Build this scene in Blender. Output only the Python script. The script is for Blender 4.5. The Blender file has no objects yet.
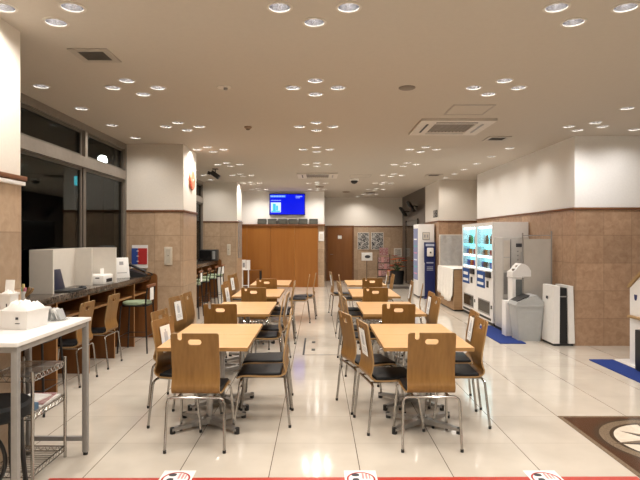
import bpy, bmesh, math, random
from mathutils import Vector, Matrix
from mathutils.geometry import tessellate_polygon
random.seed(7)
S = bpy.context.scene
COL = S.collection
PI = math.pi
R = math.radians

# ------------------------------------------------------------------ materials
def new_mat(name):
    m = bpy.data.materials.new(name)
    m.use_nodes = True
    nt = m.node_tree
    return m, nt, nt.nodes['Principled BSDF']

def rgba(c): return (c[0], c[1], c[2], 1.0)

def flat(name, c, rough=.5, metal=0.0, spec=.5, var=.06, scale=18.0, bump=0.0):
    """plain material with a faint procedural unevenness"""
    m, nt, b = new_mat(name)
    tc = nt.nodes.new('ShaderNodeTexCoord')
    n = nt.nodes.new('ShaderNodeTexNoise'); n.inputs['Scale'].default_value = scale
    n.inputs['Detail'].default_value = 3
    nt.links.new(tc.outputs['Object'], n.inputs['Vector'])
    r = nt.nodes.new('ShaderNodeValToRGB')
    r.color_ramp.elements[0].position = .3; r.color_ramp.elements[1].position = .7
    r.color_ramp.elements[0].color = rgba([x*(1-var) for x in c])
    r.color_ramp.elements[1].color = rgba([min(1, x*(1+var)) for x in c])
    nt.links.new(n.outputs['Fac'], r.inputs['Fac'])
    nt.links.new(r.outputs['Color'], b.inputs['Base Color'])
    b.inputs['Roughness'].default_value = rough
    b.inputs['Metallic'].default_value = metal
    b.inputs['Specular IOR Level'].default_value = spec
    if bump:
        bp = nt.nodes.new('ShaderNodeBump'); bp.inputs['Strength'].default_value = bump
        bp.inputs['Distance'].default_value = .002
        nt.links.new(n.outputs['Fac'], bp.inputs['Height']); nt.links.new(bp.outputs['Normal'], b.inputs['Normal'])
    return m

def emit(name, c, s):
    m, nt, b = new_mat(name)
    b.inputs['Base Color'].default_value = (0.005, .005, .005, 1)
    b.inputs['Specular IOR Level'].default_value = .1
    b.inputs['Emission Color'].default_value = rgba(c)
    b.inputs['Emission Strength'].default_value = s
    return m

def wood(name, c1, c2, rough=.4, stretch=(60, 60, 2.2), spec=.4):
    m, nt, b = new_mat(name)
    tc = nt.nodes.new('ShaderNodeTexCoord')
    mp = nt.nodes.new('ShaderNodeMapping'); mp.inputs['Scale'].default_value = stretch
    n = nt.nodes.new('ShaderNodeTexNoise'); n.inputs['Scale'].default_value = 1.0; n.inputs['Detail'].default_value = 5
    n2 = nt.nodes.new('ShaderNodeTexNoise'); n2.inputs['Scale'].default_value = .25; n2.inputs['Detail'].default_value = 2
    nt.links.new(tc.outputs['Object'], mp.inputs['Vector'])
    nt.links.new(mp.outputs['Vector'], n.inputs['Vector']); nt.links.new(mp.outputs['Vector'], n2.inputs['Vector'])
    mx = nt.nodes.new('ShaderNodeMath'); mx.operation = 'ADD'
    nt.links.new(n.outputs['Fac'], mx.inputs[0]); nt.links.new(n2.outputs['Fac'], mx.inputs[1])
    hv = nt.nodes.new('ShaderNodeMath'); hv.operation = 'MULTIPLY'; hv.inputs[1].default_value = .5
    nt.links.new(mx.outputs[0], hv.inputs[0])
    r = nt.nodes.new('ShaderNodeValToRGB')
    r.color_ramp.elements[0].position = .34; r.color_ramp.elements[1].position = .66
    r.color_ramp.elements[0].color = rgba(c1); r.color_ramp.elements[1].color = rgba(c2)
    nt.links.new(hv.outputs[0], r.inputs['Fac']); nt.links.new(r.outputs['Color'], b.inputs['Base Color'])
    b.inputs['Roughness'].default_value = rough; b.inputs['Specular IOR Level'].default_value = spec
    return m

def M(nt, op, a, b=None):
    n = nt.nodes.new('ShaderNodeMath'); n.operation = op
    for i, v in enumerate((a, b)):
        if v is None: continue
        if isinstance(v, (int, float)): n.inputs[i].default_value = v
        else: nt.links.new(v, n.inputs[i])
    return n.outputs[0]

def seam(nt, coord, off, pitch, w):
    """1 inside a joint of width w, repeating every pitch"""
    f = M(nt, 'FRACT', M(nt, 'ADD', M(nt, 'DIVIDE', M(nt, 'SUBTRACT', coord, off), pitch), 100.5))
    d = M(nt, 'ABSOLUTE', M(nt, 'SUBTRACT', f, .5))
    return M(nt, 'LESS_THAN', d, w / pitch / 2)

def mixc(nt, fac, a, b, blend='MIX'):
    n = nt.nodes.new('ShaderNodeMix'); n.data_type = 'RGBA'; n.blend_type = blend
    if isinstance(fac, (int, float)): n.inputs['Factor'].default_value = fac
    else: nt.links.new(fac, n.inputs['Factor'])
    for k, v in (('A', a), ('B', b)):
        s = [i for i in n.inputs if i.name == k and i.type == 'RGBA'][0]
        if isinstance(v, tuple): s.default_value = rgba(v)
        else: nt.links.new(v, s)
    return [o for o in n.outputs if o.type == 'RGBA'][0]

def stone(name, c1, c2, joint, offx, offy, rough=.35):
    m, nt, b = new_mat(name)
    tc = nt.nodes.new('ShaderNodeTexCoord')
    sp = nt.nodes.new('ShaderNodeSeparateXYZ'); nt.links.new(tc.outputs['Object'], sp.inputs[0])
    n = nt.nodes.new('ShaderNodeTexNoise'); n.inputs['Scale'].default_value = 13; n.inputs['Detail'].default_value = 5
    n.inputs['Roughness'].default_value = .6; n.inputs['Distortion'].default_value = .7
    nt.links.new(tc.outputs['Object'], n.inputs['Vector'])
    r = nt.nodes.new('ShaderNodeValToRGB')
    r.color_ramp.elements[0].position = .32; r.color_ramp.elements[1].position = .68
    r.color_ramp.elements[0].color = rgba(c1); r.color_ramp.elements[1].color = rgba(c2)
    nt.links.new(n.outputs['Fac'], r.inputs['Fac'])
    x, y, z = sp.outputs
    # each slab a little different
    cx = M(nt, 'FLOOR', M(nt, 'DIVIDE', M(nt, 'SUBTRACT', x, offx), .4)); cy = M(nt, 'FLOOR', M(nt, 'DIVIDE', M(nt, 'SUBTRACT', y, offy), .4))
    cz = M(nt, 'FLOOR', M(nt, 'DIVIDE', M(nt, 'ADD', z, .01), .4))
    cmb = nt.nodes.new('ShaderNodeCombineXYZ')
    for i, v in enumerate((cx, cy, cz)): nt.links.new(v, cmb.inputs[i])
    wn = nt.nodes.new('ShaderNodeTexWhiteNoise'); nt.links.new(cmb.outputs[0], wn.inputs['Vector'])
    k = M(nt, 'ADD', M(nt, 'MULTIPLY', wn.outputs['Value'], .26), .87)
    hs = nt.nodes.new('ShaderNodeHueSaturation'); nt.links.new(k, hs.inputs['Value']); nt.links.new(r.outputs['Color'], hs.inputs['Color'])
    j = M(nt, 'MAXIMUM', M(nt, 'MAXIMUM', seam(nt, z, -.01, .4, .011), seam(nt, x, offx, .4, .009)), seam(nt, y, offy, .4, .009))
    c = mixc(nt, M(nt, 'MULTIPLY', j, .6), hs.outputs['Color'], joint)
    nt.links.new(c, b.inputs['Base Color'])
    b.inputs['Roughness'].default_value = rough
    return m

def floor_mat():
    m, nt, b = new_mat('cream polished tile')
    tc = nt.nodes.new('ShaderNodeTexCoord')
    sp = nt.nodes.new('ShaderNodeSeparateXYZ'); nt.links.new(tc.outputs['Object'], sp.inputs[0])
    x, y, z = sp.outputs
    n = nt.nodes.new('ShaderNodeTexNoise'); n.inputs['Scale'].default_value = 3; n.inputs['Detail'].default_value = 6
    nt.links.new(tc.outputs['Object'], n.inputs['Vector'])
    r = nt.nodes.new('ShaderNodeValToRGB')
    r.color_ramp.elements[0].position = .3; r.color_ramp.elements[1].position = .7
    r.color_ramp.elements[0].color = (.58, .525, .45, 1); r.color_ramp.elements[1].color = (.655, .60, .52, 1)
    nt.links.new(n.outputs['Fac'], r.inputs['Fac'])
    cx = M(nt, 'FLOOR', M(nt, 'DIVIDE', M(nt, 'SUBTRACT', x, .28), .6)); cy = M(nt, 'FLOOR', M(nt, 'DIVIDE', M(nt, 'SUBTRACT', y, 4.02), .6))
    cmb = nt.nodes.new('ShaderNodeCombineXYZ'); nt.links.new(cx, cmb.inputs[0]); nt.links.new(cy, cmb.inputs[1])
    wn = nt.nodes.new('ShaderNodeTexWhiteNoise'); nt.links.new(cmb.outputs[0], wn.inputs['Vector'])
    hs = nt.nodes.new('ShaderNodeHueSaturation'); nt.links.new(M(nt, 'ADD', M(nt, 'MULTIPLY', wn.outputs['Value'], .06), .97), hs.inputs['Value'])
    nt.links.new(r.outputs['Color'], hs.inputs['Color'])
    c = mixc(nt, M(nt, 'MULTIPLY', seam(nt, y, 4.02, .6, .006), .45), hs.outputs['Color'], (.36, .30, .24))
    c = mixc(nt, seam(nt, x, .28, .6, .0058), c, (.15, .12, .095))
    nt.links.new(c, b.inputs['Base Color'])
    # each tile lies a hair off level, so mirror images break at the joints
    b.inputs['Roughness'].default_value = .10
    b.inputs['Specular IOR Level'].default_value = .68
    n3 = nt.nodes.new('ShaderNodeTexNoise'); n3.inputs['Scale'].default_value = 6
    nt.links.new(tc.outputs['Object'], n3.inputs['Vector'])
    bp = nt.nodes.new('ShaderNodeBump'); bp.inputs['Strength'].default_value = .03; bp.inputs['Distance'].default_value = .01
    nt.links.new(n3.outputs['Fac'], bp.inputs['Height']); nt.links.new(bp.outputs['Normal'], b.inputs['Normal'])
    return m

def glass_mat(name, tint, gloss=.08, rough=.0):
    m, nt, b = new_mat(name)
    nt.nodes.remove(b)
    out = nt.nodes['Material Output']
    t = nt.nodes.new('ShaderNodeBsdfTransparent'); t.inputs['Color'].default_value = rgba(tint)
    g = nt.nodes.new('ShaderNodeBsdfGlossy'); g.inputs['Roughness'].default_value = rough
    f = nt.nodes.new('ShaderNodeFresnel'); f.inputs['IOR'].default_value = 1.45
    mx = nt.nodes.new('ShaderNodeMixShader')
    nt.links.new(M(nt, 'MINIMUM', M(nt, 'MULTIPLY', f.outputs[0], gloss), .6), mx.inputs[0])
    nt.links.new(t.outputs[0], mx.inputs[1]); nt.links.new(g.outputs[0], mx.inputs[2])
    nt.links.new(mx.outputs[0], out.inputs['Surface'])
    return m

def speckle(name, c1, c2, scale, rough=.25, pos=(.4, .6)):
    m, nt, b = new_mat(name)
    tc = nt.nodes.new('ShaderNodeTexCoord')
    n = nt.nodes.new('ShaderNodeTexNoise'); n.inputs['Scale'].default_value = scale; n.inputs['Detail'].default_value = 8
    n.inputs['Roughness'].default_value = .7; n.inputs['Distortion'].default_value = 1.2
    nt.links.new(tc.outputs['Object'], n.inputs['Vector'])
    r = nt.nodes.new('ShaderNodeValToRGB')
    r.color_ramp.elements[0].position = pos[0]; r.color_ramp.elements[1].position = pos[1]
    r.color_ramp.elements[0].color = rgba(c1); r.color_ramp.elements[1].color = rgba(c2)
    nt.links.new(n.outputs['Fac'], r.inputs['Fac']); nt.links.new(r.outputs['Color'], b.inputs['Base Color'])
    b.inputs['Roughness'].default_value = rough
    return m

K = dict(
    floor=floor_mat(),
    plaster=flat('cream wallpaper', (.74, .70, .64), .85, var=.02, scale=40, bump=.05),
    plaster_w=flat('white wallpaper', (.80, .79, .77), .85, var=.02, scale=40, bump=.05),
    ceil=flat('ceiling board', (.51, .465, .405), .9, var=.015, scale=30),
    stone=stone('tan stone slabs', (.33, .20, .122), (.45, .30, .195), (.24, .145, .09), 3.71, 7.63),
    stone2=stone('grey tan stone slabs', (.37, .26, .17), (.465, .34, .235), (.25, .17, .11), -2.16, 8.25),
    rail=wood('dark wood rail', (.13, .052, .022), (.20, .085, .038), .35, (3, 3, 60)),
    panel=wood('orange brown veneer', (.27, .100, .019), (.32, .128, .027), .32, (14, 14, .9)),
    door=wood('brown door veneer', (.19, .072, .019), (.235, .095, .027), .35, (20, 20, 1.2)),
    counterwood=wood('counter timber', (.15, .058, .016), (.21, .085, .026), .4, (25, 25, 2)),
    edgewood=flat('counter edge band', (.36, .19, .075), .45, var=.1),
    dark=flat('dark brown cladding', (.075, .056, .045), .35),
    darker=flat('near black glass', (.012, .011, .011), .1),
    ply=wood('oak plywood', (.20, .095, .022), (.265, .135, .036), .38, (55, 55, 2.0)),
    plyedge=flat('plywood edge', (.36, .225, .10), .5, var=.1, scale=60),
    top=wood('pale beech laminate', (.56, .315, .128), (.66, .385, .168), .36, (2.0, 50, 50)),
    topedge=wood('brown table edging', (.31, .17, .055), (.38, .215, .08), .45, (2, 40, 40)),
    vinyl=flat('black vinyl', (.009, .0095, .011), .55, 0, .25, var=.2, scale=60, bump=.1),
    chrome=flat('chrome tube', (.46, .445, .425), .18, 1.0, var=.03),
    steel=flat('brushed grey steel', (.42, .41, .40), .35, .85),
    greymetal=flat('grey painted metal', (.31, .30, .29), .45, .2),
    black=flat('black plastic', (.011, .011, .012), .5),
    blackmetal=flat('black painted tube', (.012, .011, .011), .35),
    white=flat('white plastic', (.80, .79, .77), .4, var=.02),
    whitem=flat('white painted metal', (.82, .81, .80), .35, var=.02),
    offwhite=flat('off white board', (.66, .62, .56), .6, var=.02),
    paper=flat('white paper', (.84, .83, .81), .8, var=.03, scale=10),
    ink=flat('dark print', (.05, .05, .06), .8),
    greyink=flat('grey print', (.35, .35, .36), .8),
    grey=flat('light grey plastic', (.40, .41, .41), .45, var=.03),
    midgrey=flat('mid grey plastic', (.27, .27, .265), .45),
    icegrey=flat('pale grey steel panel', (.52, .51, .49), .4, .2, var=.04),
    beigeboard=flat('beige grey board', (.46, .43, .385), .5, var=.05, scale=5),
    green=flat('sage green vinyl', (.30, .38, .25), .45),
    brownseat=flat('brown stool rail', (.20, .075, .03), .4),
    marble=speckle('dark brown granite', (.03, .023, .018), (.13, .10, .078), 14, .14),
    frame=flat('bronze window frame', (.15, .13, .11), .4, .4),
    framel=flat('taupe window frame', (.25, .22, .19), .4, .3),
    glass=glass_mat('night window glass', (.50, .53, .53), .42),
    clear=glass_mat('clear case glass', (.97, .98, .98), .7),
    navy=flat('navy plastic', (.012, .022, .115), .35),
    blue=flat('blue floor mat', (.004, .028, .19), .95, var=.25, scale=90, bump=.6),
    red=flat('red tape', (.46, .035, .02), .4),
    redp=flat('red card', (.40, .02, .02), .6), bluep=flat('blue card', (.02, .06, .28), .6),
    pink=flat('pale red print', (.60, .30, .30), .7),
    orange=flat('orange red petals', (.75, .16, .03), .7, var=.3),
    leaf=flat('dark green leaf', (.03, .09, .025), .6, var=.3),
    yellow=flat('pale yellow', (.75, .65, .25), .6), teal=flat('teal', (.10, .42, .33), .6), rose=flat('rose pink', (.72, .25, .33), .6),
    cloth=flat('white table cloth', (.80, .775, .73), .85, var=.03),
    greycloth=speckle('silver grey sheet', (.36, .36, .36), (.43, .43, .425), 4, .35),
    cardboard=wood('brown counter side', (.28, .165, .08), (.36, .225, .12), .6, (6, 6, 30)),
    art=speckle('red orange mottled plaque', (.62, .06, .025), (.80, .42, .26), 9, .5),
    printdark=speckle('black and white print', (.02, .02, .025), (.62, .60, .56), 22, .5, (.47, .56)),
    printpink=speckle('red and pink covers', (.24, .03, .045), (.55, .42, .40), 26, .5, (.42, .6)),
    inlaybrown=speckle('red brown granite', (.045, .018, .009), (.085, .037, .02), 80, .14),
    inlaygrey=speckle('taupe granite', (.15, .11, .075), (.23, .175, .12), 90, .14),
    inlayblack=speckle('black granite', (.03, .022, .016), (.06, .045, .03), 90, .14),
    inlaycream=speckle('cream marble', (.68, .60, .49), (.78, .70, .59), 6, .14),
    reflector=flat('mirror reflector', (.62, .62, .65), .25, 1.0),
    trimring=flat('white lamp ring', (.60, .56, .50), .5),
    bulb=emit('lamp glow', (.97, .98, 1.0), 15.0),
    tvblue=emit('blue screen', (.0, .008, .80), 1.1),
    tvbar=emit('light blue screen bar', (.08, .30, .95), 1.0),
    tvtext=emit('pale screen letters', (.45, .62, 1.0), 1.0),
    tvcyan=emit('cyan screen picture', (.05, .62, .85), 1.1),
    tvwhite=emit('white screen picture', (.75, .92, 1.0), 1.1),
    vend=emit('display backlight', (.25, .86, 1.0), 4.2),
    vendw=emit('white display light', (.72, .97, 1.0), 7),
    vendblue=emit('blue lit poster', (.05, .16, .46), .4),
    sign=emit('turquoise sign', (.05, .60, .70), 3.0),
    street=emit('street lamp glow', (1.0, .98, .9), 60),
    sidelit=emit('violet white lit front', (.62, .62, .85), .38),
    asphalt=flat('asphalt', (.03, .03, .03), .8), facade=flat('dark facade', (.025, .026, .03), .7),
)

# ------------------------------------------------------------------ mesh builder
class MB:
    def __init__(s): s.v = []; s.f = []; s.m = []
    def add(s, vs, fs, mi=0, mat=None):
        o = len(s.v)
        s.v += [tuple(mat @ Vector(p)) if mat is not None else tuple(p) for p in vs]
        s.f += [tuple(i + o for i in f) for f in fs]; s.m += [mi] * len(fs)
        return s
    def box(s, x0, x1, y0, y1, z0, z1, mi=0, mat=None, bev=0, seg=2):
        if bev:
            bm = bmesh.new(); bmesh.ops.create_cube(bm, size=1)
            bmesh.ops.scale(bm, vec=(x1-x0, y1-y0, z1-z0), verts=bm.verts)
            bmesh.ops.translate(bm, vec=((x0+x1)/2, (y0+y1)/2, (z0+z1)/2), verts=bm.verts)
            bmesh.ops.bevel(bm, geom=bm.edges[:], offset=bev, segments=seg, profile=.5, affect='EDGES')
            return s.bm(bm, mi, mat)
        vs = [(x0,y0,z0),(x1,y0,z0),(x1,y1,z0),(x0,y1,z0),(x0,y0,z1),(x1,y0,z1),(x1,y1,z1),(x0,y1,z1)]
        return s.add(vs, [(0,3,2,1),(4,5,6,7),(0,1,5,4),(1,2,6,5),(2,3,7,6),(3,0,4,7)], mi, mat)
    def bm(s, bm, mi=0, mat=None):
        bm.verts.index_update()
        vs = [v.co[:] for v in bm.verts]; fs = [[v.index for v in f.verts] for f in bm.faces]
        bm.free(); return s.add(vs, fs, mi, mat)
    def tube(s, pts, r, seg=8, mi=0, caps=True, mat=None, closed=False):
        pts = [Vector(p) for p in pts]; n = len(pts); rs = r if isinstance(r, (list, tuple)) else [r] * n
        rings = []; prev = None
        for i, p in enumerate(pts):
            if closed: t = pts[(i+1) % n] - pts[i-1]
            else: t = pts[min(i+1, n-1)] - pts[max(i-1, 0)]
            t.normalize()
            if prev is None:
                a = Vector((0, 0, 1)) if abs(t.z) < .9 else Vector((1, 0, 0))
                u = t.cross(a).normalized()
            else:
                u = (prev - t * prev.dot(t)).normalized()
            prev = u; w = t.cross(u)
            rings.append([p + (u * math.cos(2*PI*k/seg) + w * math.sin(2*PI*k/seg)) * rs[i] for k in range(seg)])
        vs = [q for rg in rings for q in rg]; fs = []
        for i in range(n if closed else n - 1):
            j = (i + 1) % n
            for k in range(seg):
                k2 = (k+1) % seg
                fs.append((i*seg+k, i*seg+k2, j*seg+k2, j*seg+k))
        if caps and not closed:
            fs.append(tuple(range(seg-1, -1, -1))); fs.append(tuple((n-1)*seg + k for k in range(seg)))
        return s.add(vs, fs, mi, mat)
    def lathe(s, prof, seg=20, mi=0, mat=None, c=(0, 0), caps=True):
        vs = []; fs = []; n = len(prof)
        for (r, z) in prof:
            for k in range(seg): vs.append((c[0] + r*math.cos(2*PI*k/seg), c[1] + r*math.sin(2*PI*k/seg), z))
        for i in range(n-1):
            for k in range(seg):
                k2 = (k+1) % seg
                fs.append((i*seg+k, i*seg+k2, (i+1)*seg+k2, (i+1)*seg+k))
        if caps and prof[0][0] > 1e-5: fs.append(tuple(range(seg-1, -1, -1)))
        if caps and prof[-1][0] > 1e-5: fs.append(tuple((n-1)*seg + k for k in range(seg)))
        return s.add(vs, fs, mi, mat)
    def cyl(s, x, y, z0, z1, r, seg=16, mi=0, mat=None): return s.lathe([(r, z0), (r, z1)], seg, mi, mat, (x, y))
    def plate(s, outer, holes=(), t=.01, mi=0, mie=None, mat=None):
        """2D outline (x,y) with holes, thickness t along +z"""
        loops = [list(outer)] + [list(h) for h in holes]
        flatl = [p for l in loops for p in l]; n = len(flatl)
        tris = tessellate_polygon([[Vector((p[0], p[1], 0)) for p in l] for l in loops])
        vs = [(p[0], p[1], 0) for p in flatl] + [(p[0], p[1], t) for p in flatl]
        fs = []
        for a, b, c in tris:
            A, B, C = flatl[a], flatl[b], flatl[c]
            if (B[0]-A[0])*(C[1]-A[1]) - (B[1]-A[1])*(C[0]-A[0]) < 0: a, c = c, a
            fs.append((c, b, a)); fs.append((a+n, b+n, c+n))
        s.add(vs, fs, mi, mat)
        es = []; o = 0
        for l in loops:
            k = len(l)
            for i in range(k): es.append((o+i, o+(i+1) % k, o+(i+1) % k+n, o+i+n))
            o += k
        return s.add(vs, es, mi if mie is None else mie, mat)
    def build(s, name, mats, parent=None, smooth=40, loc=None, rot=None, clean=True):
        me = bpy.data.meshes.new(name); me.from_pydata(s.v, [], s.f)
        if not isinstance(mats, (list, tuple)): mats = [mats]
        for m in mats: me.materials.append(K[m] if isinstance(m, str) else m)
        me.polygons.foreach_set('material_index', s.m)
        if clean:
            bm = bmesh.new(); bm.from_mesh(me); bmesh.ops.remove_doubles(bm, verts=bm.verts, dist=1e-5)
            bmesh.ops.recalc_face_normals(bm, faces=bm.faces); bm.to_mesh(me); bm.free()
        if smooth:
            me.shade_smooth(); me.set_sharp_from_angle(angle=R(smooth))
        o = bpy.data.objects.new(name, me); COL.objects.link(o)
        if parent is not None: o.parent = parent
        if loc is not None: o.location = loc
        if rot is not None: o.rotation_euler = rot
        return o

def tag(o, label=None, cat=None, group=None, kind=None):
    if label: o['label'] = label
    if cat: o['category'] = cat
    if group: o['group'] = group
    if kind: o['kind'] = kind
    return o

def thing(name, label, cat, loc, rz=0, group=None):
    o = bpy.data.objects.new(name, None); COL.objects.link(o)
    o.empty_display_size = .1
    o.location = loc; o.rotation_euler = (0, 0, rz)
    return tag(o, label, cat, group)

KIDS = {}
def kids(o):
    return list(o.children)

def copy_tree(o, parent=None):
    c = o.copy(); COL.objects.link(c)
    if parent is not None: c.parent = parent
    for ch in kids(o): copy_tree(ch, c)
    return c

def struct(mb, name, mats, **k):
    return tag(mb.build(name, mats, **k), kind='structure')

def one(mb, name, mats, label, cat, loc=(0, 0, 0), rz=0, group=None, smooth=40):
    return tag(mb.build(name, mats, loc=loc, rot=(0, 0, rz), smooth=smooth), label, cat, group)

def rrect(x0, x1, y0, y1, r, n=5):
    pts = []
    for cx, cy, a in ((x1-r, y1-r, 0), (x0+r, y1-r, 90), (x0+r, y0+r, 180), (x1-r, y0+r, 270)):
        for k in range(n+1):
            t = R(a + 90*k/n); pts.append((cx + r*math.cos(t), cy + r*math.sin(t)))
    return pts

def smoothpts(pts, sub=4):
    P = [Vector(p) for p in pts]; out = []
    for i in range(len(P)-1):
        p0 = P[max(i-1, 0)]; p1 = P[i]; p2 = P[i+1]; p3 = P[min(i+2, len(P)-1)]
        for k in range(sub):
            t = k/sub
            out.append(.5*((2*p1) + (p2-p0)*t + (2*p0-5*p1+4*p2-p3)*t*t + (3*p1-p0-3*p2+p3)*t**3))
    out.append(P[-1]); return out

ROTX = Matrix.Rotation(R(90), 4, 'X')     # local (x,y,z)->(x,-z,y): a plate drawn in x/height stands up, thickness toward -y
def stand(x=0, y=0, z=0): return Matrix.Translation((x, y, z)) @ ROTX

# ------------------------------------------------------------------ the setting
CH = 3.02          # ceiling height
H0 = 1.55          # eye height
DADO = 1.985

struct(MB().box(-3.2, 6.6, -4.2, 19.6, -.1, 0), 'floor', 'floor', smooth=0)

# lamps: (x, y, key)
CX = {'window-side': -1.785, 'middle': -.025, 'vending-side': 1.74, 'far right': 3.53}
ORD = ['', 'first', 'second', 'third', 'fourth', 'fifth', 'sixth', 'seventh', 'eighth', 'ninth']
lamps = []      # x, y, label, group
for cname, cx in CX.items():
    for k in range(-3, 9):
        cy = 3.39 + 1.81*k
        if cname == 'vending-side' and k == 2: continue
        if cname == 'middle' and k == 5: continue
        if cname in ('window-side', 'middle') and cy > 16.3: continue
        if cname == 'far right' and cy > 7.3: continue
        if k < 0 or (cname == 'far right' and k < 2):
            lamps.append((cx, cy, None, None)); continue
        for dx, dy, pn in ((-.22, 0, 'left'), (.22, 0, 'right'), (0, -.235, 'nearest'), (0, .235, 'farthest')):
            if k == 0 and dy < 0:
                lamps.append((cx+dx, cy+dy, None, None)); continue
            if cname == 'far right':
                lab = f'round recessed ceiling downlight, {pn} lamp of the cluster before the right white wall'
            else:
                lab = f'round recessed ceiling downlight, {pn} lamp of {ORD[k+1]} {cname} cluster from the camera'
            lamps.append((cx+dx, cy+dy, lab, 'ceiling downlights in diamond clusters'))
for i, y in enumerate((8.69, 9.6, 10.5, 11.4, 12.2, 13.0)):
    lamps.append((3.13, y, f'single ceiling downlight along the right wall above the vending machines, {ORD[i+1]} from camera', 'ceiling downlights along the right wall'))
for i, y in enumerate((5.15, 6.03, 6.92, 7.8)):
    lamps.append((-2.68, y, f'single ceiling downlight beside the large dark window, {ORD[i+1]} from camera', 'ceiling downlights along the window'))
for i, y in enumerate((9.75, 10.65, 11.55, 12.45, 13.35)):
    lamps.append((-2.68, y, f'single ceiling downlight over the far counter with microwave, {ORD[i+1]} from camera', 'ceiling downlights along the window'))
lamps.append((3.5, 6.02, 'single ceiling downlight at right edge of photo before white wall', None))
lamps.append((4.28, 7.2, 'small ceiling downlight close to the right white wall at right edge', None))
lamps.append((1.40, 18.75, 'single ceiling downlight washing the back wall over the two posters', None))

LR = .072
def ceiling():
    xs = {-3.2, 6.6}; ys = {-4.2, 19.6}
    def q(v): return round(v, 4)
    sq = []
    for x, y, *_ in lamps:
        a = (q(x-.085), q(x+.085), q(y-.085), q(y+.085)); sq.append((a, x, y))
        xs |= {a[0], a[1]}; ys |= {a[2], a[3]}
    xs = sorted(xs); ys = sorted(ys)
    mb = MB()
    for i in range(len(xs)-1):
        for j in range(len(ys)-1):
            mx = (xs[i]+xs[i+1])/2; my = (ys[j]+ys[j+1])/2
            if any(a[0] < mx < a[1] and a[2] < my < a[3] for a, *_ in sq): continue
            mb.add([(xs[i], ys[j], CH), (xs[i], ys[j+1], CH), (xs[i+1], ys[j+1], CH), (xs[i+1], ys[j], CH)], [(0, 1, 2, 3)])
    n = 20
    for a, x, y in sq:
        hole = [(x + LR*math.cos(2*PI*k/n), y + LR*math.sin(2*PI*k/n)) for k in range(n)]
        loops = [[(a[0], a[2]), (a[1], a[2]), (a[1], a[3]), (a[0], a[3])], hole]
        fl = [p for l in loops for p in l]
        tr = tessellate_polygon([[Vector((p[0], p[1], 0)) for p in l] for l in loops])
        fs = []
        for t in tr:
            A, B, C = (fl[i] for i in t)
            ar = (B[0]-A[0])*(C[1]-A[1]) - (B[1]-A[1])*(C[0]-A[0])
            fs.append(t if ar < 0 else t[::-1])
        mb.add([(p[0], p[1], CH) for p in fl], fs)
    struct(mb, 'ceiling', 'ceil', smooth=0, clean=False)
ceiling()
struct(MB().box(-3.3, 6.7, -4.3, 19.7, CH+.2, CH+.3), 'roof', 'ceil', smooth=0)

def block(name, x0, x1, y0, y1, up='plaster', low='stone', trim=True, n=[0], pr=.02):
    """wall block: stone dado below, papered plaster above, wood rail between"""
    mb = MB().box(x0, x1, y0, y1, 0, DADO-.03, 0).box(x0+.004, x1-.004, y0+.004, y1-.004, DADO-.03, CH, 1)
    o = struct(mb, name, [low, up], smooth=0)
    if trim:
        n[0] += 1
        struct(MB().box(x0-pr, x1+pr, y0-pr, y1+pr, DADO-.028, DADO+.005, bev=.006), 'trim_%d' % n[0], 'rail')
    return o

# left side: window wall with three columns
block('column', -3.2, -2.12, 2.2, 3.80, low='stone2', pr=.03)
struct(MB().box(-2.13, -2.095, 2.2, 3.815, DADO-.062, DADO-.034, bev=.004), 'trim_20', 'whitem')
block('column', -3.2, -2.11, 8.34, 9.24, low='stone2')
block('column', -3.2, -2.116, 13.9, 14.8, low='stone2')
struct(MB().box(-3.2, -3.0, -4.2, 2.2, 0, CH).box(-3.2, -2.99, 3.8, 8.34, 0, .90).box(-3.2, -2.99, 9.24, 13.9, 0, .90).box(-3.2, -3.0, 14.8, 16.85, 0, CH),
       'wall_left', 'plaster', smooth=0)

def window(n, y0, y1, mull):
    x0, x1 = -3.10, -3.0
    fr = MB()
    fr.box(x0, x1, y0, y1, CH-.09, CH-.001).box(x0, x1, y0, y1, .90, .98)
    fr.box(x0, x1, y0, y0+.07, .98, CH-.09).box(x0, x1, y1-.07, y1, .98, CH-.09)
    w = struct(fr, 'window_%d' % n, 'framel', smooth=0)
    MB().box(x0-.01, x1+.02, y0+.07, y1-.07, 2.455, 2.59).build('transom', K['framel'], w, smooth=0)
    edges = [y0+.07] + [m for m in mull] + [y1-.07]
    for m in mull:
        MB().box(x0-.005, x1+.012, m-.035, m+.035, 2.59, CH-.09).build('mullion', K['framel'], w, smooth=0)
        MB().box(x0+.02, x1-.02, m-.02, m+.02, .98, 2.455).build('mullion', K['frame'], w, smooth=0)
    for i in range(len(edges)-1):
        a = edges[i] + (.045 if i else 0); b = edges[i+1] - (.045 if i < len(edges)-2 else 0)
        sash = MB()
        for (z0, z1) in ((2.59, CH-.09), (.98, 2.455)):
            for (ya, yb, za, zb) in ((a, b, z0, z0+.035), (a, b, z1-.035, z1), (a, a+.035, z0+.035, z1-.035), (b-.035, b, z0+.035, z1-.035)):
                sash.box(x0+.03, x1-.03, ya, yb, za, zb)
        sash.build('sash', K['frame'], w, smooth=0)
        MB().box(-3.055, -3.047, a+.03, b-.03, 2.62, CH-.12).build('pane', K['glass'], w, smooth=0)
        MB().box(-3.055, -3.047, a+.03, b-.03, 1.01, 2.425).build('pane', K['glass'], w, smooth=0)
window(1, 3.8, 8.34, [5.3, 6.87])
window(2, 9.24, 13.9, [10.8, 12.35])

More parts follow.
